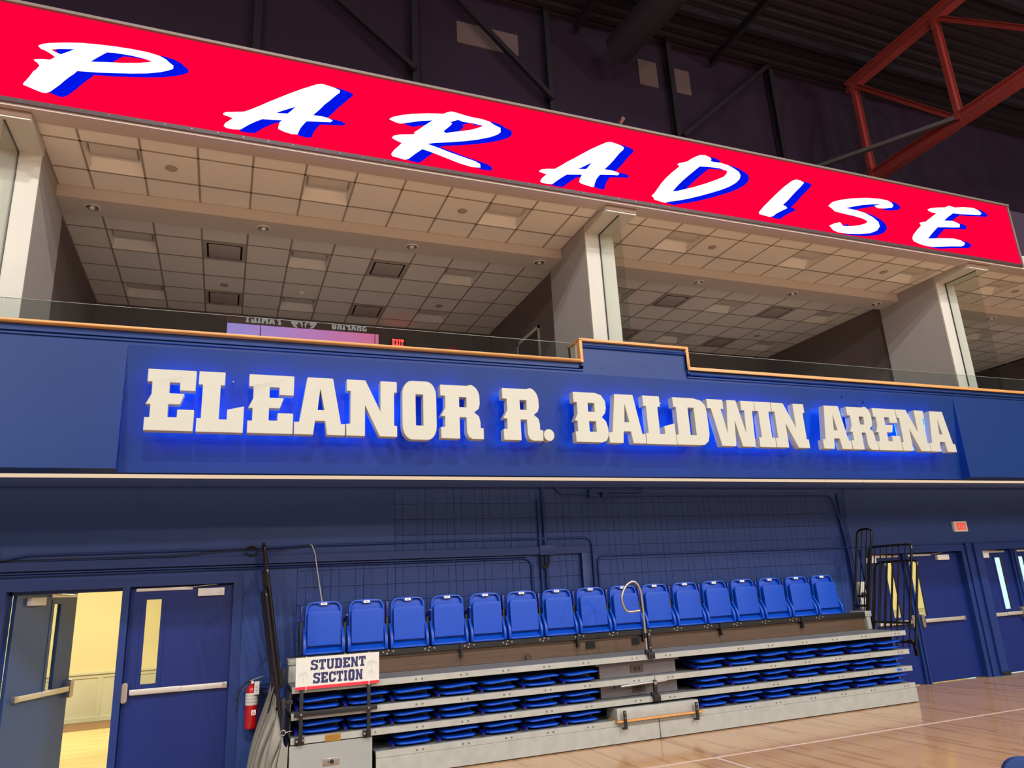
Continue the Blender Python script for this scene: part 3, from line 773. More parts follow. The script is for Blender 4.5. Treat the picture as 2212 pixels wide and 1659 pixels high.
# traced brush letters of the screen, metres in the screen plane
SCR=[('P',[[(-2.115,7.689),(-2.085,7.718),(-2.019,7.75),(-1.884,7.791),(-1.73,7.829),(-1.572,7.851),(-1.411,7.868),(-1.247,7.877),(-1.08,7.876),(-0.96,7.859),(-0.889,7.827),(-0.85,7.791),(-0.811,7.765),(-0.811,7.72),(-0.862,7.685),(-0.935,7.647),(-1.058,7.6),(-1.221,7.558),(-1.381,7.524),(-1.539,7.493),(-1.641,7.478),(-1.73,7.465),(-1.753,7.424),(-1.795,7.372),(-1.835,7.314),(-1.868,7.259),(-1.915,7.196),(-1.941,7.159),(-1.983,7.128),(-2.021,7.128),(-2.075,7.143),(-2.137,7.164),(-2.193,7.182),(-2.192,7.203),(-2.169,7.249),(-2.148,7.296),(-2.122,7.365),(-2.101,7.391),(-2.075,7.448),(-2.097,7.476),(-2.134,7.503),(-2.124,7.517),(-2.058,7.537),(-1.99,7.545),(-1.948,7.586),(-1.982,7.614),(-2.039,7.645),(-2.086,7.659)],[(-1.996,7.672),(-1.914,7.702),(-1.782,7.733),(-1.834,7.687),(-1.903,7.635),(-1.947,7.65)],[(-1.618,7.613),(-1.571,7.669),(-1.476,7.77),(-1.404,7.783),(-1.24,7.79),(-1.106,7.782),(-1.024,7.764),(-1.151,7.715),(-1.312,7.674),(-1.473,7.645)]]),('A',[[(-0.263,7.257),(-0.229,7.28),(-0.037,7.328),(0.033,7.375),(0.133,7.448),(0.205,7.505),(0.321,7.591),(0.432,7.673),(0.583,7.778),(0.76,7.887),(0.823,7.91),(0.887,7.903),(0.983,7.887),(1.04,7.866),(1.036,7.832),(0.985,7.776),(0.922,7.695),(0.86,7.624),(0.807,7.546),(0.746,7.468),(0.731,7.446),(0.824,7.452),(0.903,7.445),(0.959,7.42),(0.935,7.392),(0.834,7.375),(0.656,7.346),(0.627,7.303),(0.59,7.24),(0.562,7.162),(0.562,7.146),(0.487,7.137),(0.412,7.149),(0.34,7.175),(0.342,7.216),(0.355,7.273),(0.38,7.301),(0.273,7.283),(0.162,7.27),(0.098,7.227),(0.021,7.166),(-0.069,7.081),(-0.147,7.069),(-0.218,7.072),(-0.246,7.092),(-0.235,7.13),(-0.195,7.174),(-0.157,7.213),(-0.212,7.228),(-0.255,7.236)],[(0.31,7.384),(0.372,7.427),(0.525,7.518),(0.477,7.451),(0.437,7.405)]]),('R',[[(1.643,7.587),(1.692,7.63),(1.804,7.681),(1.941,7.728),(2.146,7.781),(2.355,7.82),(2.406,7.855),(2.462,7.878),(2.534,7.873),(2.627,7.86),(2.738,7.851),(2.869,7.852),(2.982,7.836),(3.05,7.797),(3.133,7.771),(3.132,7.704),(3.079,7.654),(2.971,7.594),(2.812,7.529),(2.639,7.471),(2.427,7.412),(2.219,7.36),(2.129,7.328),(2.267,7.301),(2.423,7.263),(2.588,7.23),(2.756,7.197),(2.823,7.168),(2.825,7.114),(2.71,7.102),(2.543,7.126),(2.379,7.168),(2.216,7.209),(2.063,7.24),(1.973,7.158),(1.885,7.066),(1.837,7.045),(1.774,7.054),(1.681,7.067),(1.667,7.095),(1.705,7.16),(1.768,7.235),(1.8,7.277),(1.729,7.299),(1.676,7.324),(1.698,7.36),(1.777,7.394),(1.937,7.429),(1.97,7.446),(1.958,7.462),(2.027,7.522),(2.093,7.587),(2.202,7.688),(2.062,7.651),(1.899,7.592),(1.787,7.552),(1.723,7.559)],[(2.44,7.713),(2.547,7.77),(2.606,7.754),(2.735,7.759),(2.891,7.751),(2.819,7.706),(2.714,7.655),(2.559,7.6),(2.457,7.567),(2.376,7.537),(2.344,7.556),(2.391,7.607),(2.443,7.665),(2.465,7.698)]]),('A',[[(3.654,7.216),(3.685,7.245),(3.783,7.272),(3.887,7.289),(3.974,7.351),(4.086,7.438),(4.206,7.519),(4.329,7.609),(4.453,7.697),(4.62,7.802),(4.73,7.868),(4.788,7.887),(4.86,7.882),(4.955,7.864),(5.011,7.84),(4.988,7.793),(4.925,7.732),(4.841,7.627),(4.76,7.531),(4.654,7.42),(4.757,7.427),(4.844,7.415),(4.888,7.399),(4.862,7.365),(4.774,7.355),(4.574,7.323),(4.512,7.242),(4.478,7.166),(4.466,7.117),(4.43,7.107),(4.347,7.12),(4.272,7.13),(4.24,7.152),(4.256,7.204),(4.292,7.273),(4.184,7.254),(4.062,7.234),(3.99,7.181),(3.911,7.117),(3.832,7.047),(3.759,7.038),(3.672,7.046),(3.657,7.062),(3.683,7.108),(3.758,7.184),(3.697,7.194),(3.657,7.202)],[(4.234,7.35),(4.31,7.393),(4.458,7.491),(4.405,7.418),(4.362,7.371)]]),('D',[[(5.884,7.732),(5.932,7.758),(6.066,7.809),(6.147,7.869),(6.249,7.932),(6.328,7.97),(6.404,7.98),(6.477,7.962),(6.515,7.938),(6.495,7.898),(6.541,7.889),(6.675,7.9),(6.824,7.879),(6.933,7.835),(6.995,7.801),(7.016,7.742),(6.983,7.673),(6.903,7.597),(6.775,7.513),(6.62,7.434),(6.421,7.348),(6.226,7.268),(5.987,7.178),(5.801,7.118),(5.656,7.078),(5.587,7.049),(5.523,7.057),(5.413,7.072),(5.408,7.1),(5.375,7.128),(5.425,7.174),(5.498,7.27),(5.571,7.367),(5.672,7.478),(5.783,7.584),(5.915,7.696)],[(5.745,7.261),(5.834,7.361),(5.937,7.464),(6.092,7.604),(6.28,7.765),(6.441,7.786),(6.631,7.798),(6.774,7.775),(6.751,7.722),(6.695,7.667),(6.551,7.589),(6.35,7.493),(6.155,7.407),(5.964,7.332),(5.814,7.277)]]),('I',[[(7.255,7.159),(7.354,7.263),(7.49,7.388),(7.664,7.546),(7.838,7.694),(8.011,7.823),(8.11,7.867),(8.198,7.86),(8.256,7.832),(8.176,7.751),(8.03,7.62),(7.848,7.445),(7.744,7.357),(7.8,7.346),(7.823,7.315),(7.742,7.273),(7.581,7.183),(7.513,7.128),(7.438,7.108),(7.328,7.119),(7.252,7.126)]]),('S',[[(8.673,7.491),(8.781,7.576),(8.952,7.64),(9.206,7.709),(9.546,7.775),(9.834,7.805),(10.018,7.803),(10.11,7.768),(10.128,7.722),(10.087,7.68),(9.925,7.638),(9.753,7.616),(9.679,7.651),(9.857,7.7),(9.669,7.677),(9.428,7.625),(9.22,7.564),(9.045,7.509),(9.238,7.506),(9.442,7.483),(9.607,7.426),(9.704,7.358),(9.713,7.277),(9.629,7.19),(9.466,7.12),(9.214,7.071),(8.972,7.043),(8.784,7.036),(8.682,7.061),(8.616,7.131),(8.725,7.186),(8.859,7.23),(8.908,7.17),(9.085,7.192),(9.252,7.23),(9.41,7.287),(9.463,7.336),(9.366,7.369),(9.179,7.388),(8.975,7.397),(8.791,7.409),(8.752,7.443)]]),('E',[[(10.928,7.778),(11.017,7.816),(11.162,7.85),(11.379,7.887),(11.492,7.942),(11.545,7.932),(11.626,7.923),(11.85,7.967),(12.115,7.992),(12.235,7.959),(12.299,7.913),(12.234,7.869),(12.026,7.846),(11.73,7.809),(11.546,7.799),(11.392,7.702),(11.278,7.619),(11.47,7.642),(11.576,7.625),(11.653,7.603),(11.63,7.539),(11.501,7.517),(11.287,7.49),(11.074,7.459),(10.935,7.347),(10.774,7.206),(10.941,7.231),(11.152,7.266),(11.405,7.293),(11.568,7.285),(11.666,7.244),(11.63,7.196),(11.558,7.165),(11.315,7.133),(11.032,7.09),(10.851,7.06),(10.691,7.055),(10.541,7.076),(10.42,7.107),(10.402,7.157),(10.44,7.225),(10.562,7.337),(10.683,7.439),(10.655,7.473),(10.685,7.495),(10.814,7.528),(10.929,7.605),(11.13,7.738),(11.02,7.732),(10.945,7.754)]])]
# ------------------------------------------------------------------ long led screen
def screen():
    t = thing('video_screen', 'long red led ribbon screen reading PARADISE above the suites', 'screen', (0, 7.71, 0))
    mb = MB(); mb.box(-12, 0, 7.01, 13.02, .05, 8.155); obj('display', mb, SRED, t)
    mb = MB(); mb.box(-12, -.035, 8.155, 13.06, .09, 8.195); mb.box(-12, -.0, 6.955, 13.06, .09, 7.01); mb.box(13.02, -.02, 6.955, 13.06, .09, 8.195)
    mb.box(-12, .05, 7.0, 13.06, .09, 8.16)
    obj('frame', mb, FRAMEM, t, bev=.004, seg=1)
    mb = MB(); mb.box(-12, -.012, 6.955, 13.05, 0, 7.006); obj('lower_trim', mb, pm('screen lower trim', (58, 34, 38), .5), t)
    mb = MB()
    for k in range(60): mb.cyl((-3+k*.27, -.016, 6.985), (-3+k*.27, -.012, 6.985), .008, 6)
    obj('screw', mb, YSIL, t)['kind'] = 'stuff'
    for ch, loops in SCR:
        mb = MB(); mb.prism([[(x+.157, z-.012) for x, z in lp] for lp in loops], -.002, -.002); obj('letter_shadow', mb, SBLU, t)
        mb = MB(); mb.prism(loops, -.004, -.004); obj('letter', mb, SWHT, t)
    mb = MB(); mb.cyl((0, 0, .03), (0, -.10, .05), .03, 10); mb.box(-.02, -.01, 0, .02, .05, .04)
    tag(obj('camera_bracket', mb, CHROME, loc=(4.98, 7.70, 8.195)), 'small metal camera standing on the top edge of the red screen', 'camera')
screen()

# ------------------------------------------------------------------ slab letters (unit box)
FONT = {
 'E': [[(0,1),(1,1),(1,.66),(.67,.66),(.67,.79),(.46,.79),(.46,.61),(.78,.61),(.70,.43),(.46,.43),(.46,.22),(.65,.22),(.65,.35),(1,.35),(1,0),(0,0),(0,.21),(.10,.21),(.10,.42),(.0,.42),(.105,.59),(.10,.79),(0,.79)]],
 'L': [[(0,1),(.56,1),(.56,.78),(.47,.78),(.47,.21),(.64,.21),(.64,.375),(1,.44),(1,0),(0,0),(0,.22),(.09,.22),(.09,.78),(0,.78)]],
 'A': [[(.235,1),(.745,1),(.915,.2),(1,.2),(1,0),(.64,0),(.60,.24),(.405,.24),(.375,0),(0,0),(0,.215),(.10,.215)], [(.495,.80),(.45,.43),(.585,.43)]],
 'N': [[(0,1),(.37,1),(.665,.45),(.665,1),(1,1),(1,.8),(.94,.8),(.94,.2),(1,.2),(1,0),(.65,0),(.365,.54),(.365,0),(0,0),(0,.21),(.08,.21),(.08,.79),(0,.79)]],
 'O': [arc(.70,.78,.26,0,90,5)+arc(.30,.78,.26,90,180,5)+arc(.30,.22,.26,180,270,5)+arc(.70,.22,.26,270,360,5), [(.40,.22),(.40,.79),(.60,.79),(.60,.22)]],
 'R': [[(0,1),(.62,1)]+arc(.68,.78,.25,80,0,5)+[(.93,.66),(.90,.57),(.79,.5),(.90,.43),(.93,.33),(.93,.21),(1,.21),(1,0),(.72,0),(.65,.03),(.60,.12),(.60,.40),(.44,.40),(.44,0),(0,0),(0,.21),(.1,.21),(.1,.41),(0,.41),(.11,.57),(.11,.79),(0,.79)], [(.44,.78),(.61,.78),(.61,.59),(.44,.59)]],
 'B': [[(0,1),(.68,1),(.86,.96),(.97,.84),(.98,.70),(.95,.60),(.83,.51),(.95,.43),(1,.30),(1,.15),(.93,.04),(.78,0),(0,0),(0,.21),(.08,.21),(.08,.42),(0,.42),(.10,.57),(.10,.79),(0,.79)], [(.43,.79),(.63,.79),(.63,.61),(.43,.61)], [(.43,.42),(.64,.42),(.64,.21),(.43,.21)]],
 'D': [[(0,1),(.62,1),(.84,.96),(.97,.86),(1,.70),(1,.24),(.95,.09),(.82,.01),(.65,0),(0,0),(0,.21),(.08,.21),(.08,.79),(0,.79)], [(.43,.79),(.61,.79),(.61,.21),(.43,.21)]],
 'W': [[(0,1),(.33,1),(.33,.80),(.27,.80),(.355,.27),(.42,1),(.61,1),(.75,.27),(.77,.79),(.71,.79),(.71,1),(1,1),(1,.79),(.94,.79),(.91,0),(.64,0),(.535,.57),(.50,0),(.21,0),(.07,.80),(0,.8)]],
 'I': [[(0,1),(1,1),(1,.79),(.82,.79),(.82,.21),(1,.21),(1,0),(0,0),(0,.21),(.18,.21),(.18,.79),(0,.79)]],
 '.': [arc(.5,.5,.5,0,340,17)],
 'S': [[(1,1),(.85,1),(.80,.93),(.62,1),(.30,1),(.10,.93),(.02,.80),(.05,.62),(.20,.50),(.62,.42),(.66,.33),(.60,.22),(.42,.19),(.30,.24),(.27,.33),(0,.33),(0,0),(.15,0),(.20,.07),(.38,0),(.72,0),(.92,.08),(1,.22),(.98,.42),(.85,.55),(.42,.64),(.36,.71),(.42,.80),(.60,.81),(.72,.76),(.75,.68),(1,.68)]],
 'T': [[(0,1),(1,1),(1,.64),(.82,.64),(.76,.80),(.66,.80),(.66,.20),(.80,.20),(.80,0),(.20,0),(.20,.20),(.34,.20),(.34,.80),(.24,.80),(.18,.64),(0,.64)]],
 'U': [[(0,1),(.42,1),(.42,.80),(.36,.80),(.36,.28),(.42,.20),(.58,.20),(.64,.28),(.64,.80),(.58,.80),(.58,1),(1,1),(1,.80),(.94,.80),(.94,.22),(.84,.06),(.68,0),(.32,0),(.16,.06),(.06,.22),(.06,.80),(0,.80)]],
 'C': [[(1,1),(.85,1),(.80,.93),(.62,1),(.34,1),(.12,.92),(.03,.74),(.03,.26),(.12,.08),(.34,0),(.70,0),(.93,.09),(1,.25),(1,.38),(.70,.38),(.66,.24),(.52,.19),(.40,.24),(.36,.34),(.36,.68),(.42,.78),(.55,.81),(.68,.75),(.72,.62),(1,.62)]],
 'X': [[(0,1),(.35,1),(.5,.68),(.65,1),(1,1),(.70,.5),(1,0),(.65,0),(.5,.32),(.35,0),(0,0),(.30,.5)]],
 'F': [[(0,1),(1,1),(1,.70),(.75,.70),(.70,.82),(.42,.82),(.42,.60),(.72,.60),(.72,.42),(.42,.42),(.42,.18),(.56,.18),(.56,0),(0,0),(0,.18),(.12,.18),(.12,.82),(0,.82)]],
 'M': [[(0,1),(.32,1),(.5,.5),(.68,1),(1,1),(1,.82),(.94,.82),(.94,.18),(1,.18),(1,0),(.66,0),(.66,.55),(.5,.18),(.34,.55),(.34,0),(0,0),(0,.18),(.06,.18),(.06,.82),(0,.82)]],
 'Y': [[(0,1),(.42,1),(.42,.84),(.38,.84),(.5,.60),(.62,.84),(.58,.84),(.58,1),(1,1),(1,.84),(.92,.84),(.65,.42),(.65,.18),(.78,.18),(.78,0),(.22,0),(.22,.18),(.35,.18),(.35,.42),(.08,.84),(0,.84)]],
 'H': [[(0,1),(.42,1),(.42,.82),(.36,.82),(.36,.6),(.64,.6),(.64,.82),(.58,.82),(.58,1),(1,1),(1,.82),(.94,.82),(.94,.18),(1,.18),(1,0),(.58,0),(.58,.18),(.64,.18),(.64,.4),(.36,.4),(.36,.18),(.42,.18),(.42,0),(0,0),(0,.18),(.06,.18),(.06,.82),(0,.82)]],
 'P': [[(0,1),(.65,1),(.9,.93),(1,.78),(1,.58),(.9,.44),(.65,.38),(.42,.38),(.42,.18),(.54,.18),(.54,0),(0,0),(0,.18),(.1,.18),(.1,.82),(0,.82)], [(.42,.82),(.6,.82),(.66,.76),(.66,.62),(.6,.55),(.42,.55)]],
 '0': [arc(.65,.65,.35,0,90,4)+arc(.35,.65,.35,90,180,4)+arc(.35,.35,.35,180,270,4)+arc(.65,.35,.35,270,360,4), [(.3,.35),(.3,.65),(.5,.8),(.7,.65),(.7,.35),(.5,.2)]],
 '2': [[(0,.75),(.1,.95),(.35,1),(.75,1),(1,.85),(1,.6),(.85,.45),(.35,.2),(1,.2),(1,0),(0,0),(0,.2),(.65,.58),(.7,.75),(.6,.82),(.4,.82),(.28,.7)]],
 '3': [[(0,1),(.8,1),(1,.85),(1,.6),(.85,.5),(1,.4),(1,.15),(.8,0),(0,0),(0,.18),(.65,.18),(.72,.25),(.72,.38),(.6,.42),(.25,.42),(.25,.58),(.6,.58),(.72,.62),(.72,.76),(.65,.82),(0,.82)]],
}
def glyph(ch, x0, x1, z0, z1):
    return [[(x0+(x1-x0)*u, z0+(z1-z0)*v) for u, v in lp] for lp in FONT[ch]]
def word(mb, txt, x, z, w, h, gap, y0, y1, slant=0):
    for ch in txt:
        if ch == ' ': x += w*.6; continue
        ww = w*({'I': .55, '1': .5, 'W': 1.35, 'M': 1.25}.get(ch, 1))
        lp = glyph(ch, x, x+ww, z, z+h)
        if slant: lp = [[(a+slant*(b-z), b) for a, b in q] for q in lp]
        mb.prism(lp, y0, y1); x += ww+gap
    return x
NAME = [('E',-0.778,-0.338),('L',-0.313,0.123),('E',0.161,0.606),('A',0.616,1.139),('N',1.149,1.697),('O',1.738,2.160),('R',2.190,2.693),('R',2.936,3.430),('.',3.437,3.573),('B',3.855,4.302),('A',4.306,4.820),('L',4.827,5.262),('D',5.270,5.779),('W',5.795,6.555),('I',6.563,6.829),('N',6.841,7.406),('A',7.653,8.165),('R',8.177,8.663),('E',8.670,9.120),('N',9.131,9.686),('A',9.692,10.222)]
ORD = {}
tot = {}
for c, _, _ in NAME: tot[c] = tot.get(c, 0)+1
nth = ['first', 'second', 'third', 'fourth']
wordof = ['ELEANOR']*7 + ['R.']*2 + ['BALDWIN']*7 + ['ARENA']*5
for i, (c, a, b) in enumerate(NAME):
    wd = wordof[i]; idx = [j for j in range(len(NAME)) if wordof[j] == wd and NAME[j][0] == c]
    lab = 'letter %s' % c if c != '.' else 'round full stop'
    if len(idx) > 1: lab = nth[idx.index(i)]+' '+lab
    z0, z1 = 3.533, 4.154
    if c == '.': z1 = 3.533+.145
    t = thing('sign_letter', 'large cream %s of %s, blue-lit from behind on the balcony front' % (lab, wd if c != '.' else 'the middle initial'), 'sign letter', ((a+b)/2, 7.62, z0), group='big letters on the balcony front')
    x0, x1 = -(b-a)/2, (b-a)/2
    mb = MB(); mb.prism(glyph(c, x0, x1, 0, z1-z0), 0, .105); obj('letter_body', mb, LETW, t, bev=.004, seg=1)
    q = .022
    lp = glyph(c, x0, x1, 0, z1-z0)
    cxm, czm = 0, (z1-z0)/2
    mb = MB()
    # led strip following the outline, set in from the edge, on the back of the letter
    outl = lp[0]; n = len(outl)
    for k in range(n):
        p, r_ = outl[k], outl[(k+1) % n]
        dx, dz = r_[0]-p[0], r_[1]-p[1]; L = math.hypot(dx, dz)
        if L < .05: continue
        nx, nz = -dz/L, dx/L
        area = sum(outl[m][0]*outl[(m+1) % n][1]-outl[(m+1) % n][0]*outl[m][1] for m in range(n))
        s = 1 if area > 0 else -1
        e = .032 if L > .1 else .02
        A = Vector((p[0]+s*nx*q+dx/L*e, .112, p[1]+s*nz*q+dz/L*e)); B = Vector((r_[0]+s*nx*q-dx/L*e, .112, r_[1]+s*nz*q-dz/L*e))
        mb.beam(A, B, .012, .010, up=(0, 1, 0))
    obj('led_strip', mb, GLOWB, t)
    mb = MB()
    for sx in (-.3, .3):
        if c == '.': sx *= .3
        mb.cyl((sx*(b-a)*1.1, .105, (z1-z0)*.12), (sx*(b-a)*1.1, .30, (z1-z0)*.12), .006, 6)
        mb.cyl((sx*(b-a)*.8, .105, (z1-z0)*.9), (sx*(b-a)*.8, .20, (z1-z0)*.9), .006, 6) if c in 'ELBDRON' else None
    obj('standoff', mb, CHROME, t)
# ------------------------------------------------------------------ telescopic bleacher
BY = 8.63
TZ = [.272, .502, .737, 1.000]
BX0, BXS, BX1 = .765, 5.22, 9.63
def bleacher():
    t = thing('bleacher', 'closed telescopic bleacher of galvanised steel standing against the navy wall', 'bleacher', (0, 0, 0))
    for i, z in enumerate(TZ):
        for k, (a, b) in enumerate(((BX0 if i else 1.66, BXS-.004), (BXS+.004, BX1))):
            mb = MB(); mb.box(a, BY, z-.068, b, BY+.04, z)
            o = obj('nosing', mb, GALV, t, bev=.003, seg=1)
            mb = MB()
            cs = [1.62, 2.15, 2.68, 3.2, 3.73, 4.26, 4.95] if k == 0 else [5.45, 6.6, 7.1, 7.7, 8.25, 8.8, 9.45]
            for c in cs:
                if c < a+.1: continue
                for d in (-.035, .035): mb.cyl((c+d, BY-.003, z-.034), (c+d, BY+.002, z-.034), .011, 8)
            ob = obj('bolt', mb, YSIL, o); ob['kind'] = 'stuff'
            mb = MB(); mb.box(a if (i or k) else 1.66, BY+.04, z-.03, b, 9.33, z-.004); obj('deck', mb, GALVD, t)
            if i:
                mb = MB(); mb.box(a+.02, 9.30, TZ[i-1], b-.02, 9.33, z-.03); obj('riser', mb, pm('riser steel', (98, 94, 96), .5, .3, var=.1, vs=5), t)
    # skirt boards under the first row
    for a, b in ((1.66, BXS-.004), (BXS+.008, BX1+.003)):
        mb = MB(); mb.box(a, BY-.004, .012, b, BY+.02, .203)
        obj('skirt_board', mb, GALV, t, bev=.003, seg=1)
    mb = MB(); mb.box(1.7, BY+.02, 0, BX1-.04, BY+.6, .012); mb.box(1.66, BY+.02, 0, 1.70, 9.3, .2)
    obj('wheel_channel', mb, BLACK, t)
    # end cover beside the notch at left
    mb = MB(); mb.box(.755, BY-.004, .0, 1.62, BY+.02, .425)
    eb = obj('end_cover', mb, pm('end cover grey', (150, 152, 146), .5, .1, var=.05, vs=4), t, bev=.003, seg=1)
    mb = MB(); mb.box(1.10, BY-.014, .20, 1.27, BY-.004, .27); fx = obj('socket_plate', mb, CHROME, eb, bev=.004)
    mb = MB(); mb.cyl((1.19, BY-.03, .235), (1.19, BY-.012, .235), .022, 14); mb.cyl((1.155, BY-.018, .235), (1.155, BY-.012, .235), .008, 8); obj('socket', mb, RUB, eb)
    mb = MB(); mb.box(1.12, BY-.007, .43, 1.282, BY+.002, .497); pq = obj('plaque', mb, BRASS, t)
    mb = MB()
    for r in range(4): mb.box(1.135, BY-.0085, .44+r*.013, 1.265-.02*(r % 2), BY-.006, .4435+r*.013)
    obj('engraving', mb, pm('engraving', (120, 84, 30), .5), t)['kind'] = 'stuff'
    # side walls of the stack
    for x in (BX0+.006, BX1-.02):
        for i in (1, 2, 3):
            mb = MB(); mb.box(x, BY+.25, TZ[i-1]+.0, x+.012, 9.3, TZ[i]-.07)
            obj('side_brace', mb, GALVD, t)
    # void behind
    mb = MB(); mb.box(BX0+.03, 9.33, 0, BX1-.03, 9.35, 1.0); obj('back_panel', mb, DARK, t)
    # fifth row: bronze riser sheets, black seat beam
    xs = [BX0+.02, 2.86, 4.49, 5.55, 6.80, 8.3, BX1-.06]
    for a, b in zip(xs, xs[1:]):
        mb = MB()
        pr = [(9.33, 1.0), (9.325, 1.05), (9.335, 1.055), (9.325, 1.15), (9.345, 1.165), (9.345, 1.19), (9.37, 1.19), (9.37, 1.0)]
        n = len(pr); vs = [(x, y, z) for x in (a+.002, b-.002) for y, z in pr]
        mb.add(vs, [(i, (i+1) % n, n+(i+1) % n, n+i) for i in range(n)] + [tuple(range(n-1, -1, -1)), tuple(range(n, 2*n))])
        obj('bronze_riser', mb, BROWN, t)
    mb = MB(); mb.box(4.62, 9.318, 1.07, 4.76, 9.326, 1.16); mb.box(5.33, 9.318, 1.07, 5.45, 9.326, 1.16); obj('riser_cutout', mb, DARK, t)
    mb = MB(); mb.box(BX0+.02, 9.29, 1.195, BX1-.05, 9.34, 1.262); mb.box(BX0+.02, 9.34, 1.19, BX1-.03, 9.60, 1.205)
    sb = obj('seat_beam', mb, BLACK, t, bev=.003, seg=1)
    mb = MB()
    for k in range(1, 16):
        c = 1.178+.5165*k-.26
        for dx, dz in ((-.075, .0), (-.015, .02), (-.03, -.018), (.045, .005)):
            mb.cyl((c+dx, 9.283, 1.235+dz), (c+dx, 9.291, 1.235+dz), .0105, 8)
    obj('bolt', mb, CHROME, sb)['kind'] = 'stuff'
    for x in (2.86, 4.49, 5.50, 6.80, 8.3):
        mb = MB(); mb.box(x-.015, 9.27, 1.10, x+.015, 9.33, 1.27); obj('strap', mb, BLACK, sb)
    mb = MB(); mb.tube([(3.72, 9.27, 1.005), (3.71, 9.27, 1.05), (3.76, 9.27, 1.07), (3.79, 9.27, 1.04), (3.78, 9.26, 1.005)], .008, 6); obj('deck_hook', mb, BLACK, t)
    # aisle boxes with the row numbers
    for i, num in ((2, '03'), (1, '02')):
        z = TZ[i]
        mb = MB(); mb.box(4.55, 8.85, z+.0, 5.68, 8.9, z+.165)
        ri = obj('aisle_riser', mb, pm('aisle riser', (132, 124, 126), .42, .4, var=.12, vs=5), t)
        mb = MB(); mb.box(4.50, 8.84, z+.15, 5.74, 9.2, z+.175); obj('aisle_step', mb, GALVD, t)
        mb = MB(); mb.box(5.0, 8.842, z+.035, 5.19, 8.85, z+.125); pl = obj('number_plate', mb, pm('row plate', (92, 74, 64), .5), ri)
        mb = MB(); word(mb, num, 5.05, z+.055, .035, .05, .015, 8.8395, 8.842); obj('row_number', mb, pm('row figure', (30, 20, 18), .6), ri)
    # side plate at left end behind the sign
    mb = MB(); mb.box(BX0, 9.1, 1.0, BX0+.6, 9.32, 1.19); mb.box(BX0-.01, 9.08, 1.19, BX0+.5, 9.34, 1.25); obj('end_box', mb, GALV, t, bev=.004)
    mb = MB(); mb.box(BX1-.05, 9.29, 1.19, BX1+.08, 9.60, 1.275); mb.box(BX1-.02, 9.30, 1.0, BX1+.06, 9.5, 1.19); obj('end_box', mb, GALV, t, bev=.004)
    # blue tape scraps
    mb = MB(); mb.prism([[(9.32, .447), (9.36, .440), (9.37, .487), (9.33, .49)], ], BY-.0015, BY-.0015); mb.prism([[(9.365, .46), (9.41, .445), (9.40, .485), (9.37, .488)]], BY-.002, BY-.002)
    obj('tape', mb, TAPE, t)
    # folding front step with its plank
    mb = MB(); mb.box(4.62, BY-.03, .275, 5.81, BY+.25, .405); obj('step_box', mb, GALV, t, bev=.004)
    mb = MB(); mb.box(4.60, BY-.07, .252, 5.86, BY+.2, .274); obj('step_plank', mb, OAK, t, bev=.003)
    for x in (4.70, 5.745):
        mb = MB(); mb.box(x-.02, BY-.085, .175, x+.02, BY-.07, .385); mb.box(x-.02, BY-.085, .175, x+.02, BY-.004, .19); s_ = obj('step_strap', mb, BLACK, t, bev=.003)
        mb = MB()
        for zz in (.30, .36): mb.cyl((x, BY-.09, zz), (x, BY-.084, zz), .009, 8)
        obj('bolt', mb, CHROME, s_)['kind'] = 'stuff'
    return t
bleacher()

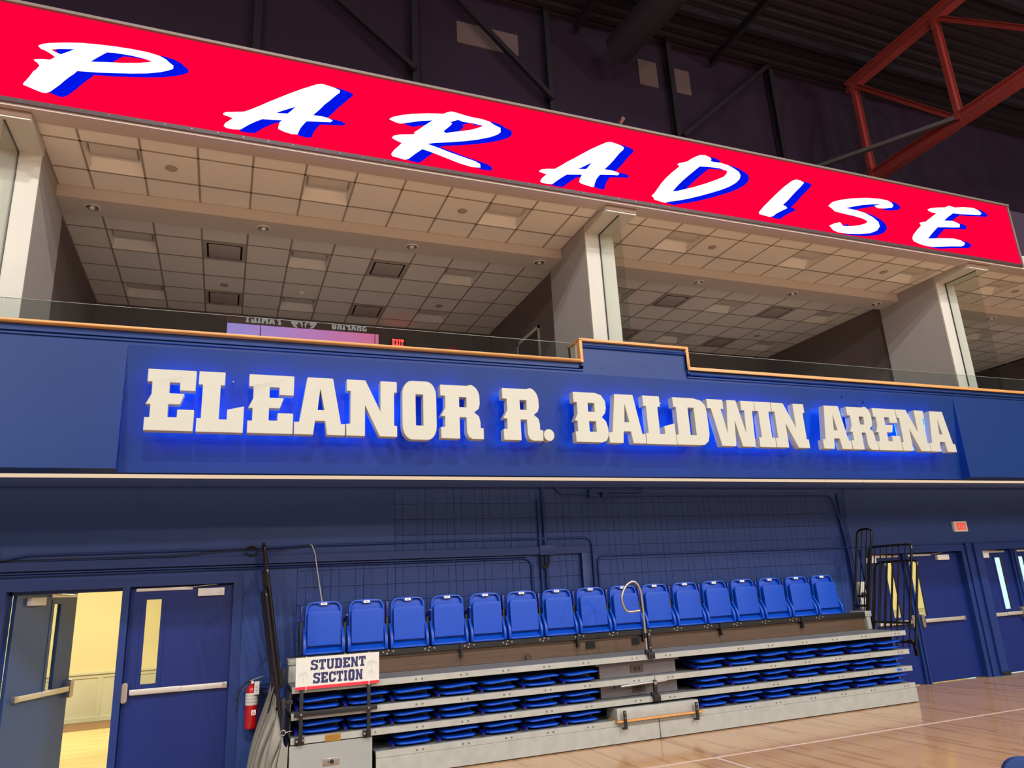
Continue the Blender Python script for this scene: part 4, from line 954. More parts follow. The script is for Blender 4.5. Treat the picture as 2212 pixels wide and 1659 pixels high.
# ------------------------------------------------------------------ upright seats of the top row
def upright_seat():
    t = thing('stadium_seat', '', 'seat')
    W = .225
    out = [(-W-.012, 0), (-W-.012, .20), (-W+.005, .30)] + arc(-W+.10, .505, .09, 180, 95, 5) + [(0, .602)] + arc(W-.10, .505, .09, 85, 0, 5) + [(W-.005, .30), (W+.012, .20), (W+.012, 0)]
    out = out[::-1]
    mb = MB(); mb.prism([out], 0.012, .032); obj('backrest', mb, SEATB, t, bev=.006)
    inn = [(-W+.022, .10), (-W+.022, .30)] + arc(-W+.105, .505, .072, 180, 100, 4) + [(-.075, .577), (-.05, .553), (.05, .553), (.075, .577)] + arc(W-.105, .505, .072, 80, 0, 4) + [(W-.022, .30), (W-.022, .10)]
    mb = MB(); mb.prism([out, inn], -.024, 0.014); obj('rim', mb, SEATB, t, bev=.005)
    sw = .193
    mb = MB(); mb.prism([rrect(-sw, .095, sw, .485, .045, 5, .012)], -.080, -.036); obj('seat_pad', mb, SEATB, t, bev=.010, seg=3)
    mb = MB()
    pr = [(-.085, 0.0), (-.085, .018), (-.02, .085), (.0, .085), (.0, 0)]
    n = len(pr); vs = [(x, y, z) for x in (-W+.01, W-.01) for y, z in pr]
    mb.add(vs, [(i, (i+1) % n, n+(i+1) % n, n+i) for i in range(n)] + [tuple(range(n-1, -1, -1)), tuple(range(n, 2*n))])
    obj('seat_base', mb, SEATB, t, bev=.004)
    for s in (-1, 1):
        mb = MB()
        pr = [(0, 0), (-.095, 0), (-.11, .04), (-.105, .13), (-.07, .20), (-.0, .30)]
        n = len(pr); x0, x1 = sorted((s*(W-.018), s*(W+.016)))
        vs = [(x, y, z) for x in (x0, x1) for y, z in pr]
        mb.add(vs, [(i, (i+1) % n, n+(i+1) % n, n+i) for i in range(n)] + [tuple(range(n-1, -1, -1)), tuple(range(n, 2*n))])
        h = obj('hinge_bracket', mb, SEATB, t, bev=.006)
        mb = MB(); mb.cyl((s*W, -.104, .055), (s*W, -.095, .055), .007, 8); mb.cyl((s*W, -.085, .165), (s*W, -.078, .168), .007, 8); obj('bolt', mb, CHROME, h)
    mb = MB(); mb.box(-.038, -.031, .555, .038, -.024, .585); p = obj('number_plate', mb, WHITE, t, bev=.003, seg=1)
    mb = MB(); mb.box(-.02, -.0325, .566, .018, -.0305, .575); obj('seat_number', mb, pm('plate print', (120, 118, 112), .6), p)
    mb = MB(); mb.box(-.272, .0, .003, -.250, .035, .40); obj('post', mb, BLACK, t)
    return t
def armrest_mesh(folded):
    mb = MB()
    if folded: mb.box(-.2745, -.015, .38, -.2475, .06, .56)
    else:
        M = Matrix.Translation((-.261, 0, .37)) @ Matrix.Rotation(math.radians(-20), 4, 'X')
        mb.box(-.0135, -.17, -.02, .0135, .05, .015, M)
    me = mb.mesh('armrest', SEATD); return bevel(me, .008)
AR_F = armrest_mesh(True); AR_D = armrest_mesh(False)
U0 = None
cardinal = ['leftmost', 'second', 'third', 'fourth', 'fifth', 'sixth', 'seventh', 'eighth', 'ninth', 'tenth', 'eleventh', 'twelfth', 'thirteenth', 'fourteenth', 'fifteenth', 'rightmost']
for i in range(16):
    if U0 is None: U0 = t = upright_seat()
    else: t = dup(U0)
    x = 1.178+.5165*i
    t.location = (x, 9.40, 1.264); t.rotation_euler = (math.radians(-3), 0, math.radians(R.uniform(-.6, .6)))
    ex = {0: ', above the student section sign', 8: ', behind the curved steel handrail', 15: ', beside the tall black rail'}.get(i, ' from the left')
    tag(t, ('%s blue upright seat of the top row' % cardinal[i]) + ex, 'seat', 'blue seats standing upright in the top row')
for i, t in enumerate([o for o in list(COL.objects) if o.name.startswith('stadium_seat')]):
    k = round((t.location.x-1.178)/.5165)
    a = bpy.data.objects.new('armrest', AR_D if k in (1, 3, 4) else AR_F); COL.objects.link(a); a.parent = t

# ------------------------------------------------------------------ folded seats in the lower rows
def folded_seat():
    t = thing('folded_seat', '', 'seat')
    def slab(w, d, z, th, wave, r):
        NX, NY = 16, 8; vs = []; 
        for top in (1, 0):
            for j in range(NY+1):
                for i in range(NX+1):
                    u = i/NX*2-1; v = j/NY
                    y = v*d
                    # round the front corners
                    hw = w/2
                    if y < r: hw = w/2 - r + math.sqrt(max(0, r*r-(r-y)**2))*1.0
                    x = u*hw
                    uu = x/(w/2)
                    zz = z + wave(uu, v) + (th if top else 0)
                    edge = min(1, (1-abs(u))*6, v*8+.35)
                    if top: zz -= (1-edge)*th*.45
                    else: zz += (1-edge)*th*.35
                    vs.append((x, y, zz))
        n = (NX+1)*(NY+1); fs = []
        for j in range(NY):
            for i in range(NX):
                a = j*(NX+1)+i; fs.append((a, a+1, a+NX+2, a+NX+1)); fs.append((n+a, n+a+NX+1, n+a+NX+2, n+a+1))
        for i in range(NX):
            fs.append((i+n, i+1+n, i+1, i)); a = NY*(NX+1)+i; fs.append((a, a+1, n+a+1, n+a))
        for j in range(NY):
            a = j*(NX+1); fs.append((a, a+NX+1, n+a+NX+1, n+a)); a += NX; fs.append((a+NX+1, a, n+a, n+a+NX+1))
        mb = MB(); mb.add(vs, fs, True); return mb
    mb = slab(.476, .52, .096, .030, lambda u, v: (.0065*math.sin((u+.05)*2.6) - .002)*(1-.4*v) + .006*v, .045)
    obj('backrest', mb, SEATB, t)
    mb = slab(.41, .40, .010, .036, lambda u, v: .005*u*u + .004*v, .04)
    for i, p in enumerate(mb.v): mb.v[i] = (p[0]-.005, p[1]+.045, p[2])
    obj('seat_pad', mb, SEATB, t)
    mb = MB(); mb.box(-.20, .25, 0.0, .20, .50, .07); obj('seat_frame', mb, BLACK, t)
    mb = MB(); M = Matrix.Translation((-.262, .0, .028)) @ Matrix.Rotation(math.radians(9), 4, 'X')
    mb.box(-.019, .0, -.014, .019, .40, .016, M); obj('armrest', mb, SEATD, t, bev=.007)
    return t
F0 = None
rows = [(0, [2.115, 2.645, 3.17, 3.70, 4.23], 'first'), (1, [1.09, 1.60, 2.115, 2.645, 3.17, 3.70, 4.23], 'second'), (2, [1.09, 1.60, 2.115, 2.645, 3.17, 3.70, 4.23], 'third')]
rx = [6.165, 6.70, 7.23, 7.765, 8.295, 8.82, 9.35]
tiern = ['lowest', 'middle', 'upper']
for r, L, nm in rows:
    for side, xs in (('left', L), ('right', rx)):
        for k, x in enumerate(xs):
            if F0 is None: F0 = t = folded_seat()
            else: t = dup(F0)
            t.location = (x+R.uniform(-.004, .004), BY+.032, TZ[r]+.0); t.rotation_euler = (0, 0, math.radians(R.uniform(-.8, .8)))
            t.scale = (1, 1, 1)
            if side == 'left':
                m = len(xs)-1-k
                pos = (nth + ['fifth', 'sixth', 'seventh'])[m] + ' left of the aisle'
            else:
                pos = (nth + ['fifth', 'sixth', 'seventh'])[k] + ' right of the aisle'
            tag(t, 'blue seat folded flat in the %s row, %s' % (tiern[r], pos), 'seat', 'blue seats folded flat in the lower rows')

# ------------------------------------------------------------------ black end rails
def end_rail(side, y0, y1, zb, zt, n, label, step=0, zrail=None):
    """panel in the Y-Z plane leaning outward with height"""
    xb = .70 if side < 0 else 9.70
    k = .20*side
    X = lambda z: xb + k*(z-1.0)/1.25
    xo = side*step
    t = thing('guard_rail', label, 'railing', (0, 0, 0), group='black end rails of the bleacher')
    P = lambda y, z: (X(z)+xo, y + .14*(1.0-min(z, 1.3))*0, z)
    sl = .16
    Y = lambda y, z: y + sl*(zt-z)/(zt-zb)
    Q = lambda y, z: (X(z)+xo, Y(y, z), z)
    r = .019
    mb = MB(); mb.tube(bend([Q(y0, zb), Q(y0, zt), Q(y1, zt), Q(y1, zb)], .09), r, 8); obj('frame', mb, BLKGL, t)
    zr = zb+.10 if zrail is None else zrail
    mb = MB(); mb.beam(Q(y0, zr), Q(y1, zr), .03, .035); obj('bottom_bar', mb, BLACK, t)
    for i in range(1, n+1):
        y = y0+(y1-y0)*i/(n+1)
        mb = MB(); mb.tube([Q(y, zr-.08), Q(y, zt-.005)], .011, 6); obj('baluster', mb, BLKGL, t)
    return t
for s, sd in ((-1, 'left'), (1, 'right')):
    end_rail(s, 9.20, 9.50, 1.25, 2.56, 2, 'tallest narrow black rail at the %s end of the bleacher, nearest the wall' % sd, .0)
    end_rail(s, 8.49, 9.32, 1.00, 2.26, 6, 'wide black baluster rail at the %s end of the bleacher, reaching above the doors' % sd if s > 0 else 'wide black baluster rail at the left end of the bleacher, middle of three', .045)
    end_rail(s, 8.45, 9.24, .72, 2.01, 6, 'lowest black baluster rail at the %s end of the bleacher, nearest the court' % sd, .09)
mb = MB(); mb.box(.66, 8.62, .56, .70, 8.72, .90); mb.box(.70, 8.65, .83, .78, 8.70, .87); mb.box(.67, 8.80, 1.0, .71, 8.88, 1.18)
tag(obj('rail_socket', mb, BLACK, bev=.004), 'black socket bracket holding the left end rails', 'bracket')
mb = MB(); mb.box(9.70, 8.60, .82, 9.80, 8.70, .86); mb.box(9.78, 8.62, .62, 9.81, 8.68, .86)
tag(obj('rail_socket', mb, BLACK, bev=.004), 'black socket bracket holding the right end rails', 'bracket')

# ------------------------------------------------------------------ aisle handrails
def hook_rail():
    t = thing('handrail', 'curved brushed steel handrail standing at the aisle on the fourth row edge', 'handrail', (5.19, BY-.01, 1.0))
    pts = [(-.055, 0, .04), (-.055, 0, .62), (-.075, 0, .82), (-.155, 0, .905), (-.27, 0, .86), (-.35, 0, .72), (-.33, 0, .60), (-.27, 0, .535), (-.10, 0, .54)]
    # smooth
    V = [Vector(p) for p in pts]; sm = []
    for i in range(len(V)-1):
        p0 = V[max(i-1, 0)]; p1 = V[i]; p2 = V[i+1]; p3 = V[min(i+2, len(V)-1)]
        for k in range(6):
            u = k/6; sm.append(.5*((2*p1)+(-p0+p2)*u+(2*p0-5*p1+4*p2-p3)*u*u+(-p0+3*p1-3*p2+p3)*u**3))
    sm.append(V[-1])
    mb = MB(); mb.tube(sm, .017, 10); obj('tube', mb, CHROME, t)
    mb = MB(); mb.cyl((-.105, 0, .54), (-.085, 0, .54), .018, 10); obj('end_plug', mb, RUB, t)
    mb = MB(); mb.box(-.03, -.02, -.0, .01, .02, .26); mb.box(-.075, -.025, .0, -.03, .025, .06); mb.box(-.05, -.035, -.055, .04, .02, .02); obj('bracket', mb, BLACK, t, bev=.003)
    mb = MB(); mb.cyl((-.01, -.028, .24), (-.01, -.018, .24), .012, 8); mb.cyl((-.01, -.028, .08), (-.01, -.018, .08), .009, 8); obj('bolt', mb, CHROME, t)
    mb = MB(); mb.cyl((-.055, 0, .20), (-.055, 0, .26), .021, 10); obj('collar', mb, BLACK, t)
hook_rail()
t = thing('handrail', 'steel handrail folded down flat in the aisle between the lower rows', 'handrail', (5.21, BY-.01, .50))
mb = MB(); mb.tube(bend([(-.58, 0, .15), (-.1, -.0, .165), (.0, 0, .165), (.18, .02, .165), (.26, .04, .20), (.30, .1, .205)], .05), .014, 8); obj('tube', mb, CHROME, t)
mb = MB(); mb.box(-.59, -.018, .135, -.50, .018, .17); obj('end_plug', mb, RUB, t)
mb = MB(); mb.box(-.03, -.018, 0, .015, .018, .19); mb.box(-.07, -.02, 0, -.03, .02, .05); mb.box(-.05, -.035, -.06, .045, .02, .015); obj('bracket', mb, BLACK, t, bev=.003)
mb = MB(); mb.cyl((-.008, -.026, .155), (-.008, -.016, .155), .02, 12); obj('bolt', mb, CHROME, t)

# ------------------------------------------------------------------ student section sign and its front guard
t = thing('sign_stand', 'black two-post guard bolted to the second row edge holding the sign', 'railing', (0, BY-.045, 0))
for x in (.86, 1.572):
    mb = MB(); mb.box(x-.019, -.012, .432, x+.019, .012, 1.06); obj('post', mb, BLACK, t, bev=.003)
for dims in ((.805, .012, .44, .90, .040, .50), (1.515, .012, .44, 1.60, .040, .50)):
    mb = MB(); mb.box(*dims); obj('bracket', mb, BLACK, t, bev=.003)
mb = MB(); mb.box(.785, -.022, .706, 1.662, -.010, .752); obj('crossbar', mb, BLACK, t, bev=.003)
mb = MB()
for x, z, y in ((.825, .47, .0), (.885, .475, .0), (1.53, .47, .0)): mb.cyl((x, .005, z), (x, .012, z), .012, 8)
for x in (.86, 1.572): mb.cyl((x, -.03, .73), (x, -.022, .73), .011, 8)
obj('bolt', mb, CHROME, t)['kind'] = 'stuff'
t = thing('sign_board', 'white board reading STUDENT SECTION over a red stripe, tied to the black guard', 'sign', (1.237, BY-.07, .972))
W_, H_ = .445, .322
mb = MB(); mb.box(-W_, 0, 0, W_, .008, H_); obj('board', mb, SIGNW, t, bev=.002, seg=1)
mb = MB(); mb.box(-W_, -.001, 0, W_, 0, .030); obj('red_stripe', mb, PRED, t)
def sign_word(txt, x0, x1, z0, z1):
    ws = [({'I': .5, 'T': .95}.get(c, 1)) for c in txt]; g = .10; unit = (x1-x0)/(sum(ws)+g*(len(ws)-1)); x = x0
    for c, w_ in zip(txt, ws):
        mb = MB(); mb.prism(glyph(c, x, x+w_*unit, z0, z1), -.0012, -.0012); obj('letter', mb, NAVY, t); x += (w_+g)*unit
sign_word('STUDENT', -.293, .296, .187, .292)
sign_word('SECTION', -.265, .262, .052, .160)
mb = MB()
def palm(cx, cz, s, tilt):
    mb.prism([[(cx-.006*s, cz-.10*s), (cx+.006*s, cz-.10*s), (cx+.004*s+tilt*.02, cz), (cx-.004*s+tilt*.02, cz)]], -.0006, -.0006)
    for a in (200, 165, 130, 95, 60, 25, -10):
        a = math.radians(a+tilt*10); L = .085*s
        p = [(cx+tilt*.02, cz)]
        up = [(cx+tilt*.02+math.cos(a)*L*k/4, cz+math.sin(a)*L*k/4-.10*s*(k/4)**2*.6) for k in range(5)]
        loop = [(x, z+.007*s*math.sin(PI*k/4)) for k, (x, z) in enumerate(up)] + [(x, z-.007*s*math.sin(PI*k/4)) for k, (x, z) in reversed(list(enumerate(up[1:4], 1)))]
        mb.prism([loop], -.0006, -.0006)
palm(-.365, .155, .75, 0); palm(.355, .22, .85, .4); palm(.36, .12, .6, -.4); palm(-.20, .20, .5, .3); palm(.05, .185, .4, 0)
obj('palm_print', mb, PGRAY, t)['kind'] = 'stuff'
mb = MB()
for x in (-.335, .333):
    mb.box(x-.003, -.003, -.012, x+.003, 0, .045); mb.box(x-.002, -.003, H_-.012, x+.002, 0, H_+.012)
    for z in (.055, .27): mb.cyl((x, -.002, z), (x, .0, z), .004, 6)
obj('cable_tie', mb, WHITE, t)
# ------------------------------------------------------------------ grey tarp hanging at the left end
def tarp():
    ctrl_top = [(.60, 9.35, 1.02), (.60, 9.0, 1.0), (.625, 8.80, .97), (.63, 8.74, .78), (.64, 8.68, .82), (.68, 8.62, .58), (.69, 8.60, .56), (.74, 8.62, .50)]
    ctrl_bot = [(.37, 9.4, 0), (.36, 9.2, 0), (.37, 9.0, 0), (.43, 8.90, 0), (.52, 8.78, 0), (.56, 8.76, 0), (.63, 8.68, 0), (.735, 8.64, 0)]
    N, Mz = 84, 26; vs = []
    for j in range(Mz+1):
        v = j/Mz
        for i in range(N+1):
            u = i/N*(len(ctrl_top)-1); k = min(int(u), len(ctrl_top)-2); f = u-k; f2 = f*f*(3-2*f)
            a = Vector(ctrl_top[k]).lerp(Vector(ctrl_top[k+1]), f2); b = Vector(ctrl_bot[k]).lerp(Vector(ctrl_bot[k+1]), f2)
            sag = Vector((0, 0, -.10*math.sin(PI*f)*(1-v)**1.5))
            p = a.lerp(b, v**1.0)+sag
            amp = .028*(.35+.65*v)
            w_ = math.sin(u*3.4+1.5*v)+.55*math.sin(u*8.3-2*v)
            p += Vector((-.6, -.8, 0))*amp*w_*.9 + Vector((-.05, -.05, 0))*math.sin(PI*v)*math.sin(PI*f)
            vs.append(p)
    fs = [(j*(N+1)+i, j*(N+1)+i+1, (j+1)*(N+1)+i+1, (j+1)*(N+1)+i) for j in range(Mz) for i in range(N)]
    t = thing('tarp', 'grey vinyl tarp hanging in folds from rings at the left end of the bleacher', 'tarp', (0, 0, 0))
    mb = MB(); mb.add(vs, fs, True); obj('cloth', mb, TARP, t)
    for x, y, z in ((.63, 8.72, .80), (.685, 8.62, .565)):
        mb = MB(); mb.tube([(x+.026*math.cos(a*PI/8), y, z+.026*math.sin(a*PI/8)) for a in range(17)], .005, 6); mb.tube([(x+.02, y, z), (x+.09, y, z+.01)], .004, 6)
        obj('ring', mb, CHROME, t)
    mb = MB(); mb.tube([(.615, 8.82, 1.04), (.58, 8.86, .9), (.545, 8.88, .74)], .008, 6); obj('strap', mb, BLACK, t)
tarp()

# ------------------------------------------------------------------ fire extinguisher
t = thing('fire_extinguisher', 'red fire extinguisher hung on the wall left of the bleacher', 'fire extinguisher', (.405, YW-.12, .50))
def lathe(prof, n=24):
    mb = MB(); vs = [(r*math.cos(2*PI*i/n), r*math.sin(2*PI*i/n), z) for r, z in prof for i in range(n)]
    mb.add(vs, [(a*n+i, a*n+(i+1) % n, (a+1)*n+(i+1) % n, (a+1)*n+i) for a in range(len(prof)-1) for i in range(n)], True); return mb
obj('cylinder', lathe([(0, 0), (.06, 0), (.068, .012), (.070, .03), (.070, .40), (.064, .435), (.045, .46), (.028, .475), (.026, .49), (0, .49)]), REDX, t)
obj('label_band', lathe([(.0708, .255), (.0712, .257), (.0712, .385), (.0708, .387)]), PAPER, t)
mb = MB()
for k in range(3): mb.cyl((0, 0, .285+k*.035), (0, 0, .289+k*.035), .0716, 24, cap=False)
obj('label_print', mb, pm('label ink', (90, 110, 110), .6), t)
mb = MB(); mb.cyl((0, 0, .485), (0, 0, .52), .02, 12); mb.beam((-.03, -.0, .515), (.11, -.02, .56), .022, .008); mb.beam((-.02, -.0, .50), (.10, -.02, .50), .02, .008); obj('valve_handle', mb, CHROME, t)
mb = MB(); mb.cyl((-.0, -.03, .50), (0, -.045, .50), .016, 14); obj('gauge', mb, WHITE, t)
mb = MB(); mb.tube(bend([(-.02, 0, .505), (-.06, -.02, .515), (-.12, -.03, .46), (-.155, -.03, .36)], .05), .010, 8); mb.cyl((-.155, -.03, .36), (-.17, -.03, .31), .011, 8, r2=.017); obj('hose', mb, RUB, t)
mb = MB(); mb.box(.02, -.082, .37, .075, -.079, .51); tg = obj('inspection_tag', mb, WHITE, t, rot=(0, 0, 0))
mb = MB()
for k in range(5): mb.box(.03, -.0835, .39+k*.018, .065, -.082, .394+k*.018)
obj('tag_print', mb, pm('tag ink', (110, 108, 112), .6), tg)
mb = MB(); mb.box(-.003, -.0735, .15, .047, -.0715, .205); st_ = obj('sticker', mb, WHITE, t)
mb = MB(); mb.prism([[(.004, .160), (.040, .160), (.022, .197)], [(.013, .166), (.022, .186), (.031, .166)]], -.0745, -.0745); mb.prism([[(.019, .167), (.025, .167), (.022, .180)]], -.0745, -.0745); obj('warning_triangle', mb, PRED, st_)
mb = MB(); mb.box(-.02, .06, .10, .02, .11, .48); obj('wall_bracket', mb, BLACK, t)

# ------------------------------------------------------------------ exit signs
t = thing('exit_sign', 'cream box exit sign with red letters on the wall above the right doors', 'exit sign', (12.66, YW-.02, 2.50))
mb = MB(); mb.box(-.165, -.035, 0, .165, .02, .185); obj('housing', mb, WHITE, t, bev=.006)
mb = MB(); mb.box(-.135, -.037, .022, .135, -.034, .163); obj('face', mb, pm('exit face', (206, 186, 168), .4), t)
mb = MB(); word(mb, 'EXIT', -.105, .035, .055, .115, .008, -.040, -.036); obj('letters', mb, EXITR, t)
t = thing('exit_sign', 'glowing red exit sign on the dim rear wall of the left suite', 'exit sign', (2.96, 13.16, 6.55))
mb = MB(); mb.box(-.15, 0, -.02, .15, .04, .17); obj('housing', mb, pm('dark housing', (60, 52, 50), .5), t, bev=.004)
mb = MB(); word(mb, 'EXIT', -.115, .0, .055, .14, .010, -.004, 0); obj('letters', mb, pm('lit exit red bright', (60, 0, 0), .5, emit=(1, .03, .03, 1), es=5), t)
mb = MB(); mb.box(-9, 9.63, 1.0, -2.30, 9.73, 1.01) if False else mb.box(-2.42, YW-.05, 2.47, -2.31, YW-.005, 2.60)
tag(obj('wall_lamp', mb, WHITE, bev=.01), 'white fitting cut off by the left photo edge above the doorway', 'wall fitting')

# ------------------------------------------------------------------ fire alarm boxes behind the right rail
t = thing('alarm_box', 'stack of cream alarm boxes with a red dome on the wall behind the right rail', 'alarm box', (9.99, YW, 1.27))
mb = MB(); mb.box(-.06, -.08, .0, .05, 0, .20); mb.box(-.07, -.10, .24, .06, 0, .45); obj('housing', mb, CREAM, t, bev=.008)
mb = MB(); mb.box(-.04, -.09, .20, .04, 0, .25); mb.box(-.05, -.13, .22, .02, -.09, .28); obj('latch', mb, RUB, t, bev=.004)
mb = MB(); mb.cyl((.09, -.03, .235), (.09, -.06, .235), .03, 12, r2=.018); obj('red_dome', mb, PRED, t)

# ------------------------------------------------------------------ roof, upper wall, trusses
mb = MB(); mb.box(-14, 14.5, 7, 40, 14.7, 17.2)
uw = struct('wall_far', mb, UPWALL, 'dark upper hall wall above and behind the screen', 'wall')
for a, b, c, d in ((4.83, 6.5, 15.25, 15.9), (10.15, 10.75, 15.27, 16.1), (11.18, 11.85, 15.27, 16.08)):
    mb = MB(); mb.box(a, 14.46, c, b, 14.5, d); obj('panel', mb, pm('wall panel', (112, 96, 98), .7), uw)
mb = MB()
# trapezoidal deck, ribs along X
pr = []; y = -12.0
while y < 14.5:
    pr += [(y, 16.9), (y+.16, 16.9), (y+.20, 17.0), (y+.30, 17.0), (y+.34, 16.9)]; y += .34
vs = [(x, yy, zz) for x in (-14, 40) for yy, zz in pr]; n = len(pr)
mb.add(vs, [(i, i+1, n+i+1, n+i) for i in range(n-1)]); mb.box(-14, -12, 17.05, 40, 14.7, 17.2)
struct('ceiling_roof', mb, ROOF, 'dark corrugated roof deck of the hall', 'ceiling')
for x in (.1, 3.69, 7.28, 11.1, 14.75, 18.4):
    mb = MB(); mb.hbeam((x, 14.35, 8), (x, 14.35, 16.9), .16, .2, up=(0, 1, 0))
    tag(obj('steel_column', mb, ROOFD), 'dark steel column against the upper wall, %s' % {.1: 'farthest left', 3.69: 'left of the wide pale panel', 7.28: 'right of the wide pale panel', 11.1: 'between the two small pale panels', 14.75: 'left of the red truss', 18.4: 'beyond the red truss end'}[x], 'column', 'dark columns of the upper wall')
for (a, b, l) in (((1.5, 15.65), (3.66, 13.9), 'left of the first column'), ((4.5, 16.55), (7.25, 13.9), 'crossing the wide pale panel'), ((14.6, 16.75), (11.15, 13.6), 'rising right towards the red truss')):
    mb = MB(); mb.beam((a[0], 14.16, a[1]), (b[0], 14.16, b[1]), .12, .12)
    tag(obj('brace', mb, ROOFD), 'dark diagonal brace on the upper wall '+l, 'brace')
for k, y in enumerate((3, 6.5, 10, 13)):
    mb = MB(); mb.hbeam((-14, y, 16.72), (40, y, 16.72), .14, .3)
    tag(obj('roof_purlin', mb, ROOFD), 'dark roof purlin running along the hall, %s' % ['nearest the camera', 'second from the camera', 'third from the camera', 'nearest the wall'][k], 'purlin', 'dark purlins under the roof deck')
for xx, nm in ((8.2, 'left of the red truss'), (12.6, 'midway to the red truss')):
    mb = MB(); mb.hbeam((xx, -2, 16.5), (xx, 14.4, 16.5), .12, .2)
    tag(obj('roof_joist', mb, ROOFD), 'dark roof joist running out from the wall '+nm, 'joist')
t = thing('roof_truss', 'red painted steel roof truss reaching out at the upper right', 'truss', (17, 0, 0))
zt, zb = 16.05, 12.85
mb = MB(); mb.hbeam((0, 13.6, zt), (0, -6, zt+.25), .26, .30, .03); obj('top_chord', mb, REDST, t)
mb = MB(); mb.hbeam((0, 14.3, zb), (0, -6, zb+.2), .26, .30, .03); obj('bottom_chord', mb, REDST, t)
for y in (13.35, 10.58, 7.6, 4.6):
    mb = MB(); mb.hbeam((0, y, zb), (0, y+.02, zt), .12, .20, .02, up=(1, 0, 0)); obj('upright', mb, REDST, t)
for a, b in (((13.3, zt-.1), (10.65, zb+.1)), ((10.5, zt-.1), (7.65, zb+.15)), ((7.5, zt), (4.65, zb+.1))):
    mb = MB(); mb.hbeam((0, a[0], a[1]), (0, b[0], b[1]), .12, .12, .02); obj('diagonal', mb, REDST, t)
mb = MB(); mb.beam((15.2, 14.2, 13.2), (17.0, 10.6, 12.95), .14, .10)
tag(obj('brace', mb, pm('grey brace', (92, 86, 92), .6)), 'thin grey brace running from the upper wall to the red truss', 'brace')
t = thing('air_duct', 'dark round fabric duct under the roof above the screen middle', 'duct', (0, 0, 0))
mb = MB(); mb.tube([(9.0, 13.6, 15.4), (9.6, 10, 15.6), (10.2, 5, 15.9), (10.8, 0, 16.2)], .42, 18); obj('duct_body', mb, ROOF, t)

# ------------------------------------------------------------------ donor board across the hall (seen mirrored in the guard glass)
t = thing('scoreboard', 'donor sign and pink video board across the hall, seen only mirrored in the guard glass', 'scoreboard', (2.6, -12, 11.28), (0, 0, PI))
PINK = pm('pink led board', (0, 0, 0), .5)
nt = PINK.node_tree; b = nt.nodes['Principled BSDF']; tc = nt.nodes.new('ShaderNodeTexCoord'); sp = nt.nodes.new('ShaderNodeSeparateXYZ'); mr = nt.nodes.new('ShaderNodeMapRange'); cr = nt.nodes.new('ShaderNodeValToRGB')
mr.inputs[1].default_value = 3.0; mr.inputs[2].default_value = -3.0
cr.color_ramp.elements[0].color = (.42, .36, 1, 1); cr.color_ramp.elements[1].color = (1, .22, .42, 1); e = cr.color_ramp.elements.new(.5); e.color = (.75, .3, .8, 1)
nt.links.new(tc.outputs['Object'], sp.inputs[0]); nt.links.new(sp.outputs[0], mr.inputs[0]); nt.links.new(mr.outputs[0], cr.inputs[0]); nt.links.new(cr.outputs[0], b.inputs['Emission Color'])
b.inputs['Emission Strength'].default_value = 8
mb = MB(); mb.box(-2.85, 0, -.5, 2.9, .1, .93); obj('video_panel', mb, PINK, t)
mb = MB(); mb.box(-2.95, .02, .94, 2.95, .12, 2.0); obj('sign_panel', mb, pm('board brown', (96, 60, 54), .6), t)
SL = pm('backlit sign letters', (0, 0, 0), .5, emit=(1, 1, 1, 1), es=3.2)
mb = MB(); word(mb, 'SHAPIRO', -2.37, 1.02, .185, .33, .03, -.01, .02); obj('lettering', mb, SL, t)
mb = MB(); word(mb, 'FAMILY', .95, 1.02, .205, .33, .03, -.01, .02); obj('lettering', mb, SL, t)
mb = MB()
for s in (-1, 1):
    mb.prism([[(s*.03+.1, 1.12), (s*.12+.1, 1.30), (s*.42+.1, 1.42), (s*.55+.1, 1.38), (s*.40+.1, 1.30), (s*.50+.1, 1.18), (s*.36+.1, .98), (s*.22+.1, .95), (s*.34+.1, 1.10), (s*.25+.1, 1.20), (s*.12+.1, 1.16), (s*.06+.1, .95)]], -.01, .02)
    mb.cyl((s*.27+.1, -.02, 1.13), (s*.27+.1, .0, 1.13), .05, 12)
obj('owl_emblem', mb, SL, t)

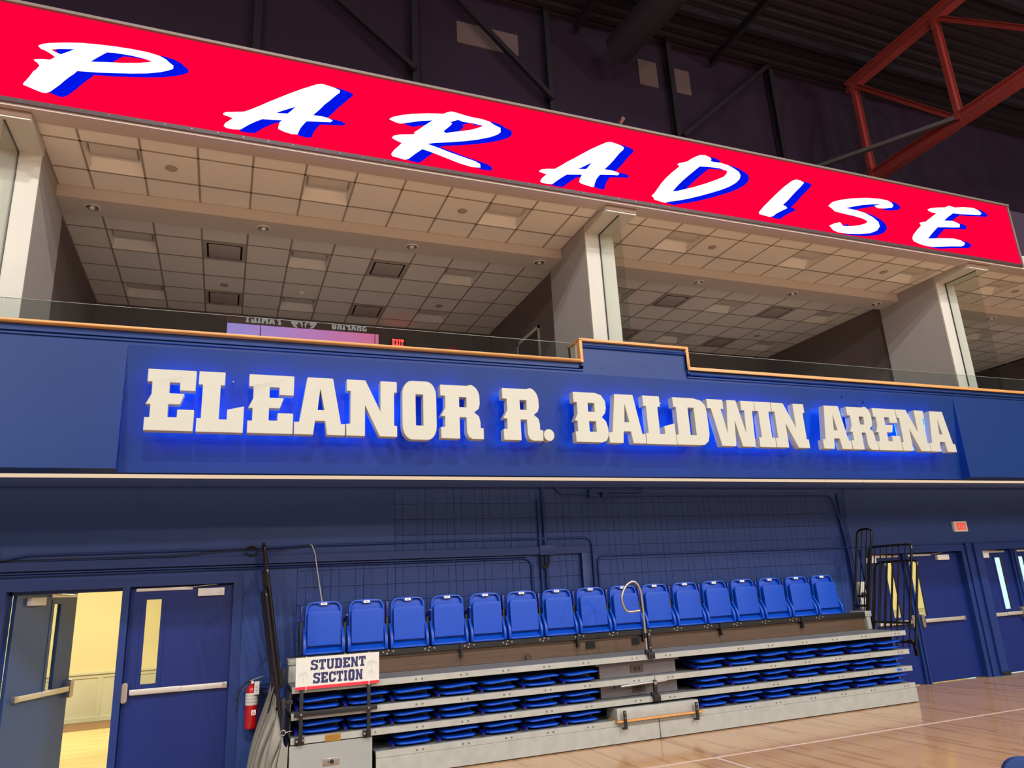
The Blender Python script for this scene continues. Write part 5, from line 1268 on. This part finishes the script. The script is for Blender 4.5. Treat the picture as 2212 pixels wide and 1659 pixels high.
# ------------------------------------------------------------------ blue chair back cut off at the lower right
t = thing('courtside_chair', 'dark blue padded chair top cut off at the lower right corner', 'chair', (4.12, 2.95, 0), (0, 0, math.radians(-38)))
mb = MB(); mb.prism([rrect(-.22, .50, .24, .868, .09, 6)], 0, .05); obj('backrest', mb, pm('navy padding', (14, 54, 110), .7), t, bev=.02, seg=3)
mb = MB(); mb.prism([rrect(-.21, .0, .21, .40, .05, 5)], 0, .06, M=Matrix.Translation((0, -.02, .44)) @ Matrix.Rotation(math.radians(90), 4, 'X')); obj('seat', mb, pm('navy padding', (14, 54, 110), .7), t, bev=.015)
for sx in (-1, 1):
    mb = MB(); mb.tube([(sx*.19, .02, .80), (sx*.19, .03, .46), (sx*.2, -.36, .012)], .012, 8); obj('leg', mb, CHROME, t)
    mb = MB(); mb.tube([(sx*.19, -.34, .44), (sx*.2, .08, .012)], .012, 8); obj('leg', mb, CHROME, t)
t = thing('equipment_stand', 'grey round knob of a stand cut off at the right photo edge', 'stand', (4.76, 3.5, 0))
mb = MB(); mb.cyl((0, 0, .80), (0, -.03, .80), .05, 20); obj('knob', mb, pm('grey knob', (130, 132, 130), .5), t, bev=.008)
mb = MB(); mb.cyl((0, 0, .02), (0, 0, .80), .014, 10); mb.cyl((0, 0, 0), (0, 0, .02), .14, 20); obj('stem', mb, BLACK, t)

# red banners and small things deep in the suites, glimpsed over the rail
mb = MB(); mb.box(3.95, 13.17, 6.15, 4.20, 13.2, 6.62)
o = tag(obj('banner', mb, WHITE), 'small white and red banner on the rear wall left of the side door', 'banner')
mb = MB(); mb.box(3.95, 13.165, 6.5, 4.2, 13.17, 6.62); mb.box(3.95, 13.165, 6.15, 4.0, 13.17, 6.5); obj('red_edge', mb, PRED, o)
mb = MB(); mb.cyl((-1.62, 9.2, 4.0), (-1.62, 9.2, 4.88), .02, 8); mb.box(-1.66, 9.12, 4.86, -1.58, 9.28, 5.02)
tag(obj('fire_strobe', mb, PRED), 'small red pull station low in the left suite near its left wall', 'alarm')
